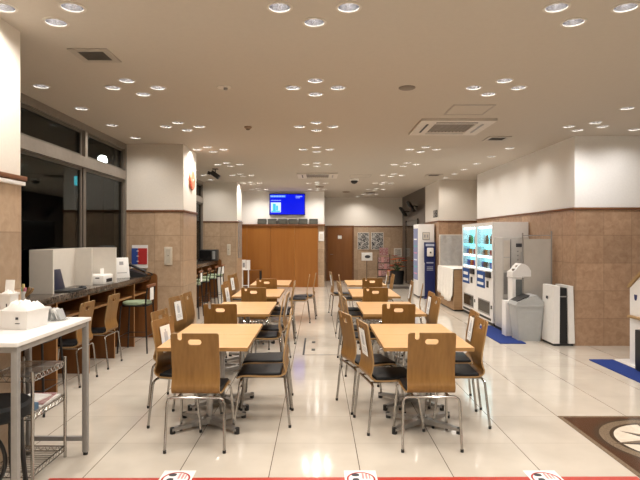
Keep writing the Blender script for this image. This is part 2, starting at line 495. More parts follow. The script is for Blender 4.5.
# screen wall block with veneer panelling
mb = MB().box(-3.2, .2, 16.85, 19.6, 0, DADO-.03, 0).box(-3.2, .2, 16.855, 19.6, DADO-.03, CH, 1)
struct(mb, 'wall_back_left', ['stone2', 'plaster_w'], smooth=0)
pm = MB()
for i in range(4):
    x0 = -2.99 + i*.7475
    pm.box(x0+.002, x0+.7455, 16.80, 16.85, .0, DADO-.05)
struct(pm, 'trim_21', 'panel', smooth=0)
struct(MB().box(-2.99, .225, 16.74, 16.85, DADO-.05, DADO, bev=.006), 'trim_22', 'rail')
# back wall
mb = MB().box(.2, 3.2, 19.35, 19.6, 0, DADO-.03, 0).box(.2, 3.2, 19.354, 19.6, DADO-.03, CH, 1)
struct(mb, 'wall_back', ['stone2', 'plaster'], smooth=0)
struct(MB().box(.2, 3.07, 19.33, 19.36, DADO-.028, DADO+.005, bev=.006), 'trim_23', 'rail')
# right side blocks
block('wall_right', 3.69, 6.6, 7.65, 12.35, up='plaster_w')
block('wall_right_recess', 4.1, 6.6, 12.35, 13.5)
block('wall_right_pillar', 3.06, 6.6, 13.5, 15.2)
struct(MB().box(3.07, 3.3, 15.2, 19.6, 0, CH), 'wall_right_dark', 'dark', smooth=0)
struct(MB().box(6.5, 6.7, -4.2, 7.65, 0, CH), 'wall_right_lobby', 'plaster_w', smooth=0)
struct(MB().box(-3.2, 6.6, -4.3, -4.1, 0, CH), 'wall_front', 'plaster', smooth=0)
# doorway in the dark wall
d = struct(MB().box(3.045, 3.068, 16.3, 18.4, 0, 2.1).box(3.03, 3.068, 16.25, 16.3, 0, 2.15).box(3.03, 3.068, 18.4, 18.45, 0, 2.15), 'door_2', 'darker', smooth=0)
# wooden door at the back
dx0, dx1 = .36, 1.24
d = struct(MB().box(dx0, dx1, 19.30, 19.345, .005, 1.94, bev=.004), 'door_1', 'door')
MB().box(dx0-.06, dx0, 19.29, 19.35, 0, 2.0).box(dx1, dx1+.06, 19.29, 19.35, 0, 2.0).box(dx0, dx1, 19.29, 19.35, 1.945, 2.0).build('door_frame', K['rail'], d, smooth=0)
MB().tube([(dx0+.08, 19.30, .96), (dx0+.08, 19.25, .96), (dx0+.19, 19.25, .96)], .012).build('door_handle', K['chrome'], d)
MB().box(.72, .86, 19.292, 19.30, 1.52, 1.64).build('door_sign', K['paper'], d, smooth=0)

# outside
struct(MB().box(-40, -3.2, -10, 60, -.3, -.1), 'ground', 'asphalt', smooth=0)
struct(MB().box(-30, -16, -10, 60, -.1, 9), 'street_facade', 'facade', smooth=0)
lp = thing('street_lamp', 'glowing street lamp seen through the upper dark window pane', 'street lamp', (-6, 14.8, -.1))
MB().tube([(0, .1, 0), (0, .1, 3.55), (0, .05, 3.72)], .035).build('pole', K['blackmetal'], lp)
MB().lathe([(0, 3.64), (.09, 3.68), (.14, 3.80), (.10, 3.92), (0, 3.96)], 16).build('lamp_globe', K['street'], lp)
for i, (y, z, ll) in enumerate(((17.58, 3.36, 'turquoise lit sign outside seen near the middle window bar'), (21.4, 3.3, 'turquoise lit sign outside seen beside the column with the phone'),
                    (37.3, 3.36, 'turquoise lit sign outside seen through the second, farther window'))):
    sg = thing('street_sign', ll, 'sign', (-8, y, -.1), 0, 'lit signs outside the window')
    MB().box(-.035, .035, -.05, .05, z+.03, z+.33).build('sign_box', K['sign'], sg)
    MB().tube([(0, .0, 0), (0, .0, z-.05)], .03).build('pole', K['blackmetal'], sg)

# ------------------------------------------------------------------ downlights
def make_downlight():
    t = thing('downlight', None, 'ceiling light', (0, 0, CH))
    n = 24
    MB().lathe([(LR-.004, .004), (LR-.004, -.004), (LR+.012, -.004), (LR+.012, .001)], n, caps=False).build('trim_ring', K['trimring'], t)
    # open dish
    d = MB(); prof = [(LR-.003, .0), (.064, .03), (.055, .055), (.046, .066)]
    vs = []; fs = []
    for (r, z) in prof:
        for k in range(n): vs.append((r*math.cos(2*PI*k/n), r*math.sin(2*PI*k/n), z))
    for i in range(len(prof)-1):
        for k in range(n): fs.append((i*n+k, (i+1)*n+k, (i+1)*n+(k+1) % n, i*n+(k+1) % n))
    d.add(vs, fs).build('reflector', K['reflector'], t, clean=False)
    MB().lathe([(0, .042), (.022, .044), (.036, .053), (.044, .066), (0, .075)], n).build('bulb', K['bulb'], t)
    return t
LAMP_W = 23.5
def spot(x, y, w, c, ang=156, blend=.9, z=CH-.012):
    l = bpy.data.lights.new('downlight_beam', 'SPOT'); l.energy = w; l.color = c
    l.spot_size = R(ang); l.spot_blend = blend; l.shadow_soft_size = .045
    o = bpy.data.objects.new('downlight_beam', l); COL.objects.link(o); o.location = (x, y, z)
    return o
proto = None
for x, y, lab, grp in lamps:
    if proto is None: proto = make_downlight(); o = proto
    else: o = copy_tree(proto)
    o.location = (x, y, CH)
    cool = x > 3.0 and y < 8.2
    w = LAMP_W
    if lab is None and not (x in (CX['middle'],) and False):
        o['label'] = 'recessed ceiling downlight above or behind the camera, outside the photo'; o['group'] = 'downlights outside the photo'
        if not (3.0 < y < 3.3): w = LAMP_W * 3.2
    else:
        o['label'] = lab
        if grp: o['group'] = grp
    if cool: w *= .72
    if y > 18.5: w *= 2.0
    lamp = spot(x, y, w, (1.0, .96, .93) if cool else (1.0, .925, .835))

# ------------------------------------------------------------------ chairs
PROF = smoothpts([(-.205, .69), (-.192, .61), (-.187, .545), (-.197, .492), (-.207, .462), (-.200, .432), (-.172, .412), (-.12, .404),
                  (0, .404), (.10, .408), (.17, .404), (.207, .386)], 3)
def make_chair():
    t = thing('plywood_chair', None, 'chair', (0, 0, 0))
    th = .012
    mb = MB()
    # lower sweep
    n = len(PROF); ring = []
    cols = 7
    for i, p in enumerate(PROF):
        a = PROF[max(i-1, 0)]; b = PROF[min(i+1, n-1)]
        tg = (b-a).normalized(); nr = Vector((-tg.y, tg.x))     # towards the sitter / up
        if i < n*.55: w = .174 + .004*i/n
        else: w = .178 + .012*min(1, (i/n-.55)/.2)
        if i == n-1: w -= .02
        if i == n-2: w -= .006
        ring.append((p, nr, w))
    vs = []
    for side in (0, 1):
        for p, nr, w in ring:
            q = p + nr*th*(side)
            for c in range(cols):
                x = -w + 2*w*c/(cols-1)
                vs.append((x, q.x, q.y))
    N = n*cols; fs = []; es = []
    for i in range(n-1):
        for c in range(cols-1):
            a = i*cols+c
            fs.append((a, a+1, a+cols+1, a+cols)); fs.append((N+a, N+a+cols, N+a+cols+1, N+a+1))
        a = i*cols; es.append((a, a+cols, N+a+cols, N+a)); a = i*cols+cols-1; es.append((a, N+a, N+a+cols, a+cols))
    for c in range(cols-1):
        a = (n-1)*cols+c; es.append((a, a+1, N+a+1, N+a))
    mb.add(vs, fs, 0); mb.add(vs, es, 1)
    # upper plate with the grip slot and the open notch
    w = .174; y0 = 0; y1 = .178
    tl = math.atan2(.030, .172)
    out = [(-w, 0), (w, 0)]
    rr = .018
    for k in range(5): t_ = R(90*k/4); out.append((w-rr+rr*math.cos(t_), y1-rr+rr*math.sin(t_)))
    nx = -.108; nr_ = .0165
    out.append((nx+nr_, y1))
    for k in range(9):
        t_ = R(-180*k/8); out.append((nx+nr_*math.cos(t_), y1-.036+nr_*math.sin(t_)))
    out.append((nx-nr_, y1))
    for k in range(5): t_ = R(90+90*k/4); out.append((-w+rr+rr*math.cos(t_), y1-rr+rr*math.sin(t_)))
    hole = rrect(-.050, .048, y1-.088, y1-.046, .0205, 5)
    p = PROF[0]; tg = (PROF[0]-PROF[1]).normalized()
    mat = Matrix.Translation((0, p.x + th*.98, p.y - .001)) @ Matrix.Rotation(-math.atan2(tg.x, tg.y)*1.0, 4, 'X') @ ROTX
    mb.plate(out, [hole], th, 0, 1, mat)
    mb.build('seat_shell', [K['ply'], K['plyedge']], t, smooth=35)
    cu = MB().box(-.178, .178, -.160, .203, .412, .440, bev=.012, seg=3)
    cu.v = [(x*(1 if z < .42 else .99), y, z + (.006*(1-(x/.18)**2)*(1-(y/.2)**2) if z > .43 else 0) - (.014*max(0, (y-.12)/.08)**2)) for x, y, z in cu.v]
    cu.build('seat_cushion', K['vinyl'], t)
    for sx in (-1, 1):
        for fr in (0, 1):
            if fr: pts = [(sx*.215, .225, .008), (sx*.196, .178, .345), (sx*.190, .168, .372), (sx*.165, .163, .386), (0, .163, .386)]
            else: pts = [(sx*.215, -.235, .008), (sx*.207, -.198, .35), (sx*.200, -.194, .374), (sx*.172, -.191, .387), (0, -.191, .387)]
            lg = MB().tube(pts, .0105, 8).build('leg', K['chrome'], t)
            f = pts[0]
            MB().cyl(f[0], f[1], 0, .022, .0125, 8).build('foot_cap', K['black'], lg)
    for sx in (-.13, .13): MB().tube([(sx, -.191, .390), (sx, .163, .390)], .009, 6).build('frame_rail', K['chrome'], t)
    return t

def notice_mesh():
    mb = MB(); mb.box(-.082, .082, -.0012, 0, -.115, .105, 0)
    mb.box(-.03, .03, -.0017, -.0011, -.03, .05, 1)
    mb.box(-.012, .012, -.0017, -.0011, .05, .075, 1)
    for z in (-.05, -.065, -.08): mb.box(-.055, .055, -.0017, -.0011, z-.003, z+.003, 1)
    o = mb.build('paper_notice', [K['paper'], flat('pale grey print', (.52, .52, .54), .8)], smooth=0)
    return o.data, o
NM, NO = notice_mesh(); bpy.data.objects.remove(NO)
CHAIR = None
def chair(x, y, yaw, label, group, notice=False):
    global CHAIR
    if CHAIR is None: CHAIR = make_chair(); o = CHAIR; src = None
    else:
        src = CHAIR_PARTS
        o = CHAIR.copy(); COL.objects.link(o)
        for ch in src: copy_tree(ch, o)
    o.location = (x, y, 0); o.rotation_euler = (0, 0, R(yaw))
    o['label'] = label; o['group'] = group
    if notice:
        n = bpy.data.objects.new('paper_notice', NM); COL.objects.link(n); n.parent = o
        if notice == 2: n.location = (.0, -.1885, .700); n.rotation_euler = (R(-9.2), 0, R(180))
        else: n.location = (.0, -.2155, .700); n.rotation_euler = (R(9.2), 0, 0)
        n['label'] = 'white printed notice sheet'
    return o
# yaw 0: seat faces away from camera (+y); -90: faces +x; 90: faces -x
GL, GR = 'chairs along the left row of tables', 'chairs along the right row of tables'
T = ['nearest', 'second', 'third', 'farthest']
ends = [(-.89, 4.065, .828, 4.085), (-1.02, 5.77, .842, 5.77), (-.894, 7.61, .80, 7.61), (-.865, 9.19, .935, 9.37)]
CHAIR_PARTS = None
for i, (xl, yl, xr, yr) in enumerate(ends):
    c = chair(xl, yl, 0, f'plywood chair with its back to us at near end of {T[i]} left-row table', GL)
    if CHAIR_PARTS is None: CHAIR_PARTS = kids(c)
    chair(xr, yr, 0, f'plywood chair with its back to us at near end of {T[i]} right-row table', GR)
# (x, y, yaw, notice)
LW = [((-1.11, 4.50, -102, 2), (-1.285, 5.03, -98, 0)), ((-1.455, 6.22, -101, 2), (-1.425, 6.68, -94, 0)),
      ((-1.17, 7.95, -99, 2), (-1.235, 8.45, -97, 2)), ((-1.40, 9.85, -100, 2), (-1.38, 10.33, -90, 1))]
LA = [((-.465, 4.565, 90, 0), (-.485, 5.02, 91, 0)), ((-.63, 6.2, 92, 0), (-.60, 6.68, 88, 1)),
      ((-.575, 7.98, 91, 0), (-.60, 8.46, 89, 0)), ((-.385, 9.9, 91, 0), (-.27, 10.37, 88, 0))]
RA = [((.585, 4.43, -79, 1), (.465, 4.94, -74, 0)), ((.53, 6.18, -86, 0), (.50, 6.68, -88, 0)),
      ((.56, 7.92, -90, 0), (.54, 8.42, -86, 0)), ((.62, 9.98, -90, 0), (.48, 10.85, -84, 1))]
RV = [((1.17, 4.545, 88, 0), (1.25, 5.03, 86, 2)), ((1.165, 6.22, 91, 0), (1.215, 6.75, 90, 2)),
      ((1.345, 8.0, 79, 0), (1.28, 8.52, 86, 2)), ((1.20, 10.1, 90, 0), (1.20, 10.85, 88, 2))]
for rows, rn, side, g in ((LW, 'left', 'window', GL), (LA, 'left', 'aisle', GL), (RA, 'right', 'aisle', GR), (RV, 'right', 'vending-machine', GR)):
    for i, pr in enumerate(rows):
        for j, (x, y, a, nt_) in enumerate(pr):
            chair(x, y, a, f'plywood chair on {side} side of {T[i]} {rn}-row table, {"nearer" if j == 0 else "farther"} of two' + (', paper notice' if nt_ else ''), g, nt_)
chair(-2.70, 5.72, 90, 'plywood chair tucked under the marble counter, nearer of two, beside laptop', 'chairs tucked under the window counter')
chair(-2.71, 6.49, 90, 'plywood chair tucked under the marble counter, farther of two, below printer', 'chairs tucked under the window counter')

# ------------------------------------------------------------------ tables
def make_table():
    t = thing('dining_table', None, 'table', (0, 0, 0))
    w, d = .351, .286
    mb = MB()
    mb.box(-w+.001, w-.001, -d+.001, d-.001, .672, .698, 1)
    mb.plate(rrect(-w, w, -d, d, .006, 2), (), .0025, 0, 1, Matrix.Translation((0, 0, .698)))
    mb.build('tabletop', [K['top'], K['topedge']], t, smooth=0)
    MB().cyl(0, 0, .05, .672, .026, 16).build('post', K['steel'], t)
    MB().box(-.16, .16, -.13, .13, .662, .672).build('mounting_plate', K['black'], t, smooth=0)
    b = MB()
    for sx, sy in ((1, 1), (1, -1), (-1, 1), (-1, -1)):
        a = Vector((sx*.262, sy*.195, 0)); L = a.length; ang = math.atan2(a.y, a.x)
        rot = Matrix.Rotation(ang, 4, 'Z')
        vs = [(0, -.03, .025), (0, .03, .025), (0, .03, .075), (0, -.03, .075), (L, -.02, .025), (L, .02, .025), (L, .02, .045), (L, -.02, .045)]
        b.add(vs, [(0, 1, 2, 3), (4, 7, 6, 5), (0, 4, 5, 1), (1, 5, 6, 2), (2, 6, 7, 3), (3, 7, 4, 0)], 0, rot)
    b.cyl(0, 0, .03, .085, .045, 16)
    base = b.build('base', K['steel'], t, smooth=30)
    for sx, sy in ((1, 1), (1, -1), (-1, 1), (-1, -1)):
        MB().cyl(sx*.255, sy*.19, 0, .047, .021, 10).build('foot_glide', K['black'], base)
    return t
TB = None; TBK = None
for rn, xc in (('left', -.897), ('right', .861)):
    for i, y0 in enumerate((4.115, 5.935, 7.72, 9.57)):
        for j in (0, 1):
            if TB is None: TB = make_table(); TBK = kids(TB); o = TB
            else:
                o = TB.copy(); COL.objects.link(o)
                for ch in TBK: copy_tree(ch, o)
            o.location = (xc + (.0, .0, -.01, .02)[i], y0 + .2875 + j*.576, 0)
            o['label'] = f'small beech-topped table, {"near" if j == 0 else "far"} half of {T[i]} pair in the {rn} row'
            o['group'] = 'pedestal tables paired end to end'

# ------------------------------------------------------------------ window counters
def counter(y0, y1, label, divs, rz_end):
    xw, xf = -2.99, -2.60
    t = thing('window_counter', label, 'counter', ((xw+xf)/2, (y0+y1)/2, 0), 0)
    cy = (y0+y1)/2; cx = (xw+xf)/2
    MB().box(xw-cx, xf-cx, y0-cy, y1-cy, .905, .972, bev=.006).build('countertop', K['marble'], t)
    for y in divs: MB().box(xw-cx, xf-.024-cx, y-cy-.012, y-cy+.012, 0, .905).box(xf-.024-cx, xf-.02-cx, y-cy-.013, y-cy+.013, 0, .905, 1).build('divider', [K['counterwood'], K['edgewood']], t, smooth=0)
    MB().box(xw-cx, xf-.054-cx, y0-cy, y1-cy, .705, .728).box(xf-.054-cx, xf-.05-cx, y0-cy, y1-cy, .704, .729, 1).build('shelf', [K['counterwood'], K['edgewood']], t, smooth=0)
    MB().box(xw-cx, xw+.015-cx, y0-cy, y1-cy, 0, .905).build('back_panel', K['counterwood'], t, smooth=0)
    MB().box(xw-cx, xf-.03-cx, y0-cy, y1-cy, .885, .905).build('apron', K['counterwood'], t, smooth=0)
    # timber end panel with a rounded upper corner
    pts = [(xw-cx, 0), (xf+.09-cx, 0)]
    for k in range(7): a = R(90*k/6); pts.append((xf+.09-.06-cx+.06*math.cos(a), 1.0-.06+.06*math.sin(a)))
    pts.append((xw-cx, 1.0))
    MB().plate(pts, (), .03, 0, mat=stand(0, y1-cy+.032, 0)).build('end_panel', K['counterwood'], t)
    return t
counter(3.82, 8.29, 'dark marble counter with timber cubbyholes under the nearer window, carrying the desk partition', (3.85, 4.6, 5.34, 6.09, 6.86, 7.59), 0)
counter(9.26, 13.84, 'dark marble counter beyond the first column, carrying the black microwave', (9.3, 10.2, 11.1, 12.0, 12.9), 0)
CT = .972

def bar_stool(x, y, label, notice=True, yaw=0):
    t = thing('bar_stool', label, 'stool', (x, y, 0), R(yaw), 'bar stools along the window counters')
    MB().plate(rrect(-.175, .175, -.175, .175, .08, 6), (), .02, 0, mat=Matrix.Translation((0, 0, .625))).build('seat_frame', K['blackmetal'], t)
    c = MB().lathe([(0, .645), (.165, .645), (.178, .655), (.178, .668), (.165, .683), (.10, .69), (0, .692)], 24)
    c.v = [(max(-.172, min(.172, px*1.12)), max(-.172, min(.172, py*1.12)), pz) for px, py, pz in c.v]
    c.build('seat', K['green'], t)
    for sx in (-1, 1):
        for sy in (-1, 1):
            pts = [(sx*.20, sy*.20, 0), (sx*.165, sy*.165, .63)]
            if sx > 0: pts += [(.175, sy*.165, .75), (.195, sy*.165, .90)]
            MB().tube(pts, .011, 8).build('leg', K['blackmetal'], t)
    fr = MB(); q = .188
    fr.tube([(q, -q, .22), (q, q, .22), (-q, q, .22), (-q, -q, .22)], .008, 6, closed=True)
    fr.build('foot_rail', K['blackmetal'], t)
    MB().box(.178, .205, -.18, .18, .875, .915, bev=.008).build('top_rail', K['brownseat'], t)
    if notice:
        MB().box(.200, .203, -.075, .075, .70, .87).build('paper_notice', K['paper'], t, smooth=0)
bar_stool(-2.49, 7.33, 'black bar stool with green seat under the counter phone', True)
bar_stool(-2.57, 4.80, 'black bar stool with green seat glimpsed beneath the white table', False, 180)
for i, (y, nn) in enumerate(((10.35, True), (11.15, False), (11.95, False), (12.75, True))):
    bar_stool(-2.47, y, f'black bar stool with green seat at the far counter, {ORD[i+1]} from the column', nn)

# study partition on the counter
pt = thing('desk_partition', 'off white three-panel desk partition standing on the counter around the laptop', 'partition', (-2.82, 6.2, CT))
MB().box(-.165, .08, -.70, -.675, 0, .455).build('side_panel', K['offwhite'], pt, smooth=0)
MB().box(-.165, .055, .30, .325, 0, .455).build('side_panel', K['offwhite'], pt, smooth=0)
MB().box(-.165, .19, .72, .745, 0, .455).build('side_panel', K['offwhite'], pt, smooth=0)
MB().box(-.168, -.145, -.675, .72, 0, .455).build('back_panel', K['offwhite'], pt, smooth=0)
lt = thing('laptop', 'black laptop open on the counter inside the white partition', 'laptop', (-2.72, 5.78, CT))
MB().box(-.12, .11, -.17, .17, 0, .018, bev=.005).build('keyboard_base', K['black'], lt)
MB().box(-.008, .0, -.17, .17, 0, .225, bev=.004, mat=Matrix.Translation((-.105, 0, .016)) @ Matrix.Rotation(R(-14), 4, 'Y')).build('screen_lid', flat('dark blue lid', (.008, .012, .04), .3), lt)
MB().box(-.06, .07, -.15, .15, .018, .021).build('keys', K['black'], lt, smooth=0)
one(MB().lathe([(0, 0), (.03, 0), (.033, .01), (.026, .026), (.01, .034), (0, .035)], 14, mat=Matrix.Diagonal((1.5, 1, 1, 1))), 'computer_mouse', 'black', 'black mouse on the counter beside the laptop', 'mouse', (-2.69, 6.08, CT))
pr = thing('printer', 'compact white printer in the far bay of the desk partition', 'printer', (-2.79, 6.72, CT))
MB().box(-.12, .14, -.15, .16, 0, .115, bev=.012).build('body', K['white'], pr)
MB().box(.136, .142, -.06, .12, .025, .068).build('output_slot', K['black'], pr, smooth=0)
MB().box(.04, .09, -.152, -.148, .075, .088).build('grip', K['ink'], pr, smooth=0)
MB().box(-.10, .12, -.13, .14, .114, .119, bev=.002).build('lid', K['whitem'], pr)
MB().box(.03, .034, .02, .13, .119, .19).build('paper_sheet', K['paper'], pr, smooth=0)
sg = thing('counter_sign', 'white framed notice leaning on the counter between partition and phone', 'sign', (-2.83, 7.70, CT), R(-48))
MB().box(-.012, 0, -.11, .11, .0, .30, bev=.003, mat=Matrix.Rotation(R(-12), 4, 'Y')).build('frame', K['white'], sg)
MB().box(.0, .002, -.03, .03, .19, .24, mat=Matrix.Rotation(R(-12), 4, 'Y')).box(.0, .002, -.07, .07, .07, .08, mat=Matrix.Rotation(R(-12), 4, 'Y')).build('print', K['greyink'], sg, smooth=0)
MB().box(-.07, -.06, -.03, .03, 0, .15).build('prop', K['white'], sg, smooth=0)
one(MB().box(-.05, .05, -.06, .06, 0, .10, bev=.004), 'wooden_box', 'plyedge', 'small pale wooden box on the counter behind the white framed notice', 'box', (-2.93, 7.95, CT))
ph = thing('telephone', 'black desk telephone with handset on the counter by the column', 'telephone', (-2.70, 7.98, CT), R(8))
ph.scale = (1.2, 1.2, 1.1)
b = MB().add([(-.10, -.09, 0), (.10, -.09, 0), (.10, .09, 0), (-.10, .09, 0), (-.10, -.09, .10), (.10, -.09, .03), (.10, .09, .03), (-.10, .09, .10)],
         [(0, 3, 2, 1), (4, 5, 6, 7), (0, 1, 5, 4), (1, 2, 6, 5), (2, 3, 7, 6), (3, 0, 4, 7)])
b.build('base', K['black'], ph)
MB().tube([(-.09, -.06, .17), (-.06, -.06, .155), (.04, -.06, .10), (.10, -.06, .075)], [.028, .017, .017, .026], 10).build('handset', K['black'], ph)
MB().tube(smoothpts([(.10, -.06, .07), (.15, -.03, .05), (.17, .02, .02), (.12, .08, .01)], 4), .008, 6).build('cord', K['black'], ph)
rk = thing('leaflet_holder', 'clear wall rack of blue and red leaflets on the column above the phone', 'leaflet rack', (-2.785, 8.342, 1.08))
MB().box(-.13, .12, -.006, 0, 0, .36).box(-.13, .12, -.05, -.044, 0, .05).build('rack', K['white'], rk, smooth=0)
for zz, hh in ((.06, .25),):
    MB().box(-.125, -.035, -.035, -.01, zz, zz+hh).build('blue_leaflets', K['bluep'], rk, smooth=0)
    MB().box(-.025, .11, -.035, -.01, zz, zz+hh).build('red_leaflets', K['redp'], rk, smooth=0)
for i in range(3):
    MB().box(-.045, -.015, -.038, -.009, .10+i*.08, .115+i*.08).build('clip', K['white'], rk, smooth=0)
def switch_plate(x, y, z, w, h, label, ax='y'):
    t = thing('switch_plate', label, 'switch', (x, y, z))
    MB().box(-w/2, w/2, -.014, 0, 0, h, bev=.003).build('cover', flat('ivory plastic', (.58, .52, .43), .45), t)
    MB().box(-w*.3, w*.3, -.018, -.012, h*.12, h*.88).build('rocker', flat('pale ivory', (.50, .45, .37), .4), t, smooth=0)
    MB().cyl(0, 0, 0, .004, .008, 10, mat=Matrix.Translation((0, -.016, h*.52)) @ ROTX).build('button', K['ink'], t)
switch_plate(-2.345, 8.34, 1.125, .125, .285, 'tall ivory switch plate on the stone column above near chairs')
switch_plate(-2.33, 13.9, 1.10, .09, .29, 'tall ivory switch plate on the far stone column beside microwave')
# red plaque on the column side
cl = thing('wall_plaque', 'round red and orange plaque on the white column side', 'wall plaque', (-2.11, 8.86, 2.51))
RY = Matrix.Rotation(R(90), 4, 'Y')
MB().lathe([(0, 0), (.165, 0), (.17, .012), (.155, .03), (.0, .034)], 28, mat=RY).build('disc', K['art'], cl)
MB().lathe([(.02, .033), (.018, .038), (0, .04)], 14, mat=RY).build('hub', K['whitem'], cl)
# framed board on the far column side
fb = thing('framed_poster', 'tall narrow framed poster on side of far left column', 'poster', (-2.116, 14.38, 1.02))
MB().box(0, .02, -.28, .28, 0, 1.0, bev=.004).build('frame', K['greymetal'], fb)
MB().box(.019, .023, -.24, .24, .05, .95).build('print', flat('dull grey print', (.25, .20, .17), .5, var=.4, scale=12), fb, smooth=0)
# microwave
mw = thing('microwave', 'black microwave on the far marble counter before the column', 'microwave', (-2.765, 13.45, CT))
MB().box(-.21, .225, -.17, .18, .012, .285, bev=.006).build('body', K['black'], mw)
MB().box(-.19, .10, -.176, -.168, .04, .26).build('door', K['darker'], mw, smooth=0)
MB().box(.13, .20, -.175, -.168, .05, .25).build('control_panel', K['midgrey'], mw, smooth=0)
for sx in (-.18, .19):
    for sy in (-.14, .15): MB().cyl(sx, sy, 0, .014, .015, 8).build('foot', K['black'], mw)
one(MB().box(-.07, .07, -.02, .02, 0, .80, bev=.008), 'folding_board', 'white', 'tall white folded board standing between far stools and the column', 'board', (-2.53, 13.76, 0))

# cup with coloured pens on the counter
cu = thing('pen_cup', 'white cup of pastel coloured pens on the counter near the white table', 'cup', (-2.765, 4.98, CT))
MB().lathe([(0, 0), (.027, 0), (.031, .08), (.028, .08), (.025, .006), (0, .006)], 16).build('cup', K['white'], cu)
for k, (dx, dy, dz, mt) in enumerate(((-.02, 0, .105, 'teal'), (.022, .0, .10, 'rose'), (.0, .012, .135, 'yellow'), (.058, .0, .105, 'plyedge'), (.085, .005, .095, 'plyedge'))):
    MB().tube([(dx*.3, dy*.3, .02), (dx, dy, dz-.01), (dx*1.1, dy, dz+.012)], [.006, .014, .012], 8).build('pen', K[mt], cu)

# ------------------------------------------------------------------ white side table and its surroundings
wt = thing('side_table', 'tall white side table with grey steel legs at left edge', 'table', (-1.87, 3.37, 0))
MB().box(-.235, .235, -.48, .47, .955, .98, bev=.004).build('tabletop', K['whitem'], wt)
for sx in (-1, 1):
    for sy in (-1, 1):
        lg = MB().box(sx*.205-.018, sx*.205+.018, sy*.44-.018, sy*.44+.018, .02, .955, bev=.003).build('leg', K['greymetal'], wt)
        MB().cyl(sx*.205, sy*.44, 0, .024, .017, 10).build('foot_cap', K['black'], lg)
MB().box(-.19, .19, .43, .455, .10, .13).build('brace', K['greymetal'], wt, smooth=0)
MB().box(-.19, .19, -.455, -.43, .92, .955).box(-.19, .19, .43, .455, .92, .955).box(.19, .22, -.42, .42, .92, .955).box(-.22, -.19, -.42, .42, .92, .955).build('apron', K['greymetal'], wt, smooth=0)
TT = .98
def bin_(name, label, loc, w, d, h, rz=0, tuft=.06):
    t = thing(name, label, 'bin', loc, rz)
    k = .9
    vs = []
    for z, s in ((0, k), (h, 1)):
        for sx, sy in ((-1, -1), (1, -1), (1, 1), (-1, 1)): vs.append((sx*w/2*s, sy*d/2*s, z))
    for z, s in ((h, .94), (.01, k*.93)):
        for sx, sy in ((-1, -1), (1, -1), (1, 1), (-1, 1)): vs.append((sx*w/2*s, sy*d/2*s, z))
    fs = [(0, 3, 2, 1)]
    for l in range(3):
        for i in range(4):
            j = (i+1) % 4; fs.append((l*4+i, l*4+j, l*4+4+j, l*4+4+i))
    fs.append((12, 13, 14, 15))
    mb = MB().add(vs, fs)
    mb.box(-w/2-.006, w/2+.006, -d/2-.006, -d/2+.004, h-.012, h+.003).box(-w/2-.006, w/2+.006, d/2-.004, d/2+.006, h-.012, h+.003)
    mb.box(-w/2-.006, -w/2+.004, -d/2, d/2, h-.012, h+.003).box(w/2-.004, w/2+.006, -d/2, d/2, h-.012, h+.003)
    mb.build('body', K['white'], t, smooth=20)
    # crumpled liner bag
    rnd = random.Random(len(label)); bm = bmesh.new()
    bmesh.ops.create_grid(bm, x_segments=14, y_segments=14, size=.5)
    for v in bm.verts:
        e = max(abs(v.co.x), abs(v.co.y))*2
        v.co.z = h - .03 + (tuft*min(1, 2.2*(1-e)) + .03) * (0.7 + .45*rnd.random()) if e < .97 else h - .035
        v.co.x *= w*.9; v.co.y *= d*.9
    MB().bm(bm).build('liner_bag', K['paper'], t, smooth=80)
    MB().box(w*.12, w*.20, -d/2*.97-.004, -d/2*.94, h*.55, h*.68).box(w*.10, w*.24, -d/2*.95-.004, -d/2*.93, h*.32, h*.36).build('printed_mark', K['ink'], t, smooth=0)
    return t
bin_('waste_bin', 'low white bin stuffed with a crumpled bag on the white side table', (-1.885, 3.41, TT), .20, .23, .115, R(-6), .05)
bin_('paper_bin', 'taller white bin with card and tissue behind the low stuffed bin', (-2.066, 3.56, TT), .068, .10, .20, 0, .02)
one(MB().box(-.03, .03, -.002, .002, 0, .10, mat=Matrix.Rotation(R(-8), 4, 'X')), 'display_card', 'paper', 'white card sticking up from the taller white bin', 'card', (-2.066, 3.56, TT+.19))
lh = thing('leaflet_stand', 'small holder of grey leaflets at far corner of the white side table', 'leaflets', (-1.82, 3.69, TT))
MB().box(-.075, .075, -.05, .05, 0, .008).box(-.075, .075, .045, .05, 0, .05).build('tray', K['clear'], lh, smooth=0)
for i in range(6):
    MB().box(-.0015, .0015, -.045, .04, 0, .075, mat=Matrix.Translation((-.055+i*.022, 0, .009)) @ Matrix.Rotation(R(-22 if i > 2 else 6), 4, 'Y')).build('leaflet', K['grey'] if i % 2 else K['paper'], lh, smooth=0)
# wire shelf rack
wr = thing('wire_rack', 'chrome wire shelf rack under the white side table', 'shelf rack', (-1.935, 3.55, 0))
for sx in (-1, 1):
    for sy in (-1, 1): MB().tube([(sx*.145, sy*.215, 0), (sx*.145, sy*.215, .71)], .011, 10).build('post', K['chrome'], wr)
for z in (.08, .44, .68):
    s = MB()
    for sy in (-1, 1):
        for zz in (z, z-.035): s.tube([(-.14, sy*.21, zz), (.14, sy*.21, zz)], .004, 6)
        s.tube([(-.14+.28*k/12, sy*.21, z-.035*(k % 2)) for k in range(13)], .003, 5)
    for sx in (-1, 1):
        for zz in (z, z-.035): s.tube([(sx*.14, -.21, zz), (sx*.14, .21, zz)], .004, 6)
        s.tube([(sx*.14, -.21+.42*k/18, z-.035*(k % 2)) for k in range(19)], .003, 5)
    for k in range(14): y = -.19+.38*k/13; s.tube([(-.14, y, z), (.14, y, z)], .0025, 5)
    s.build('wire_shelf', K['chrome'], wr)
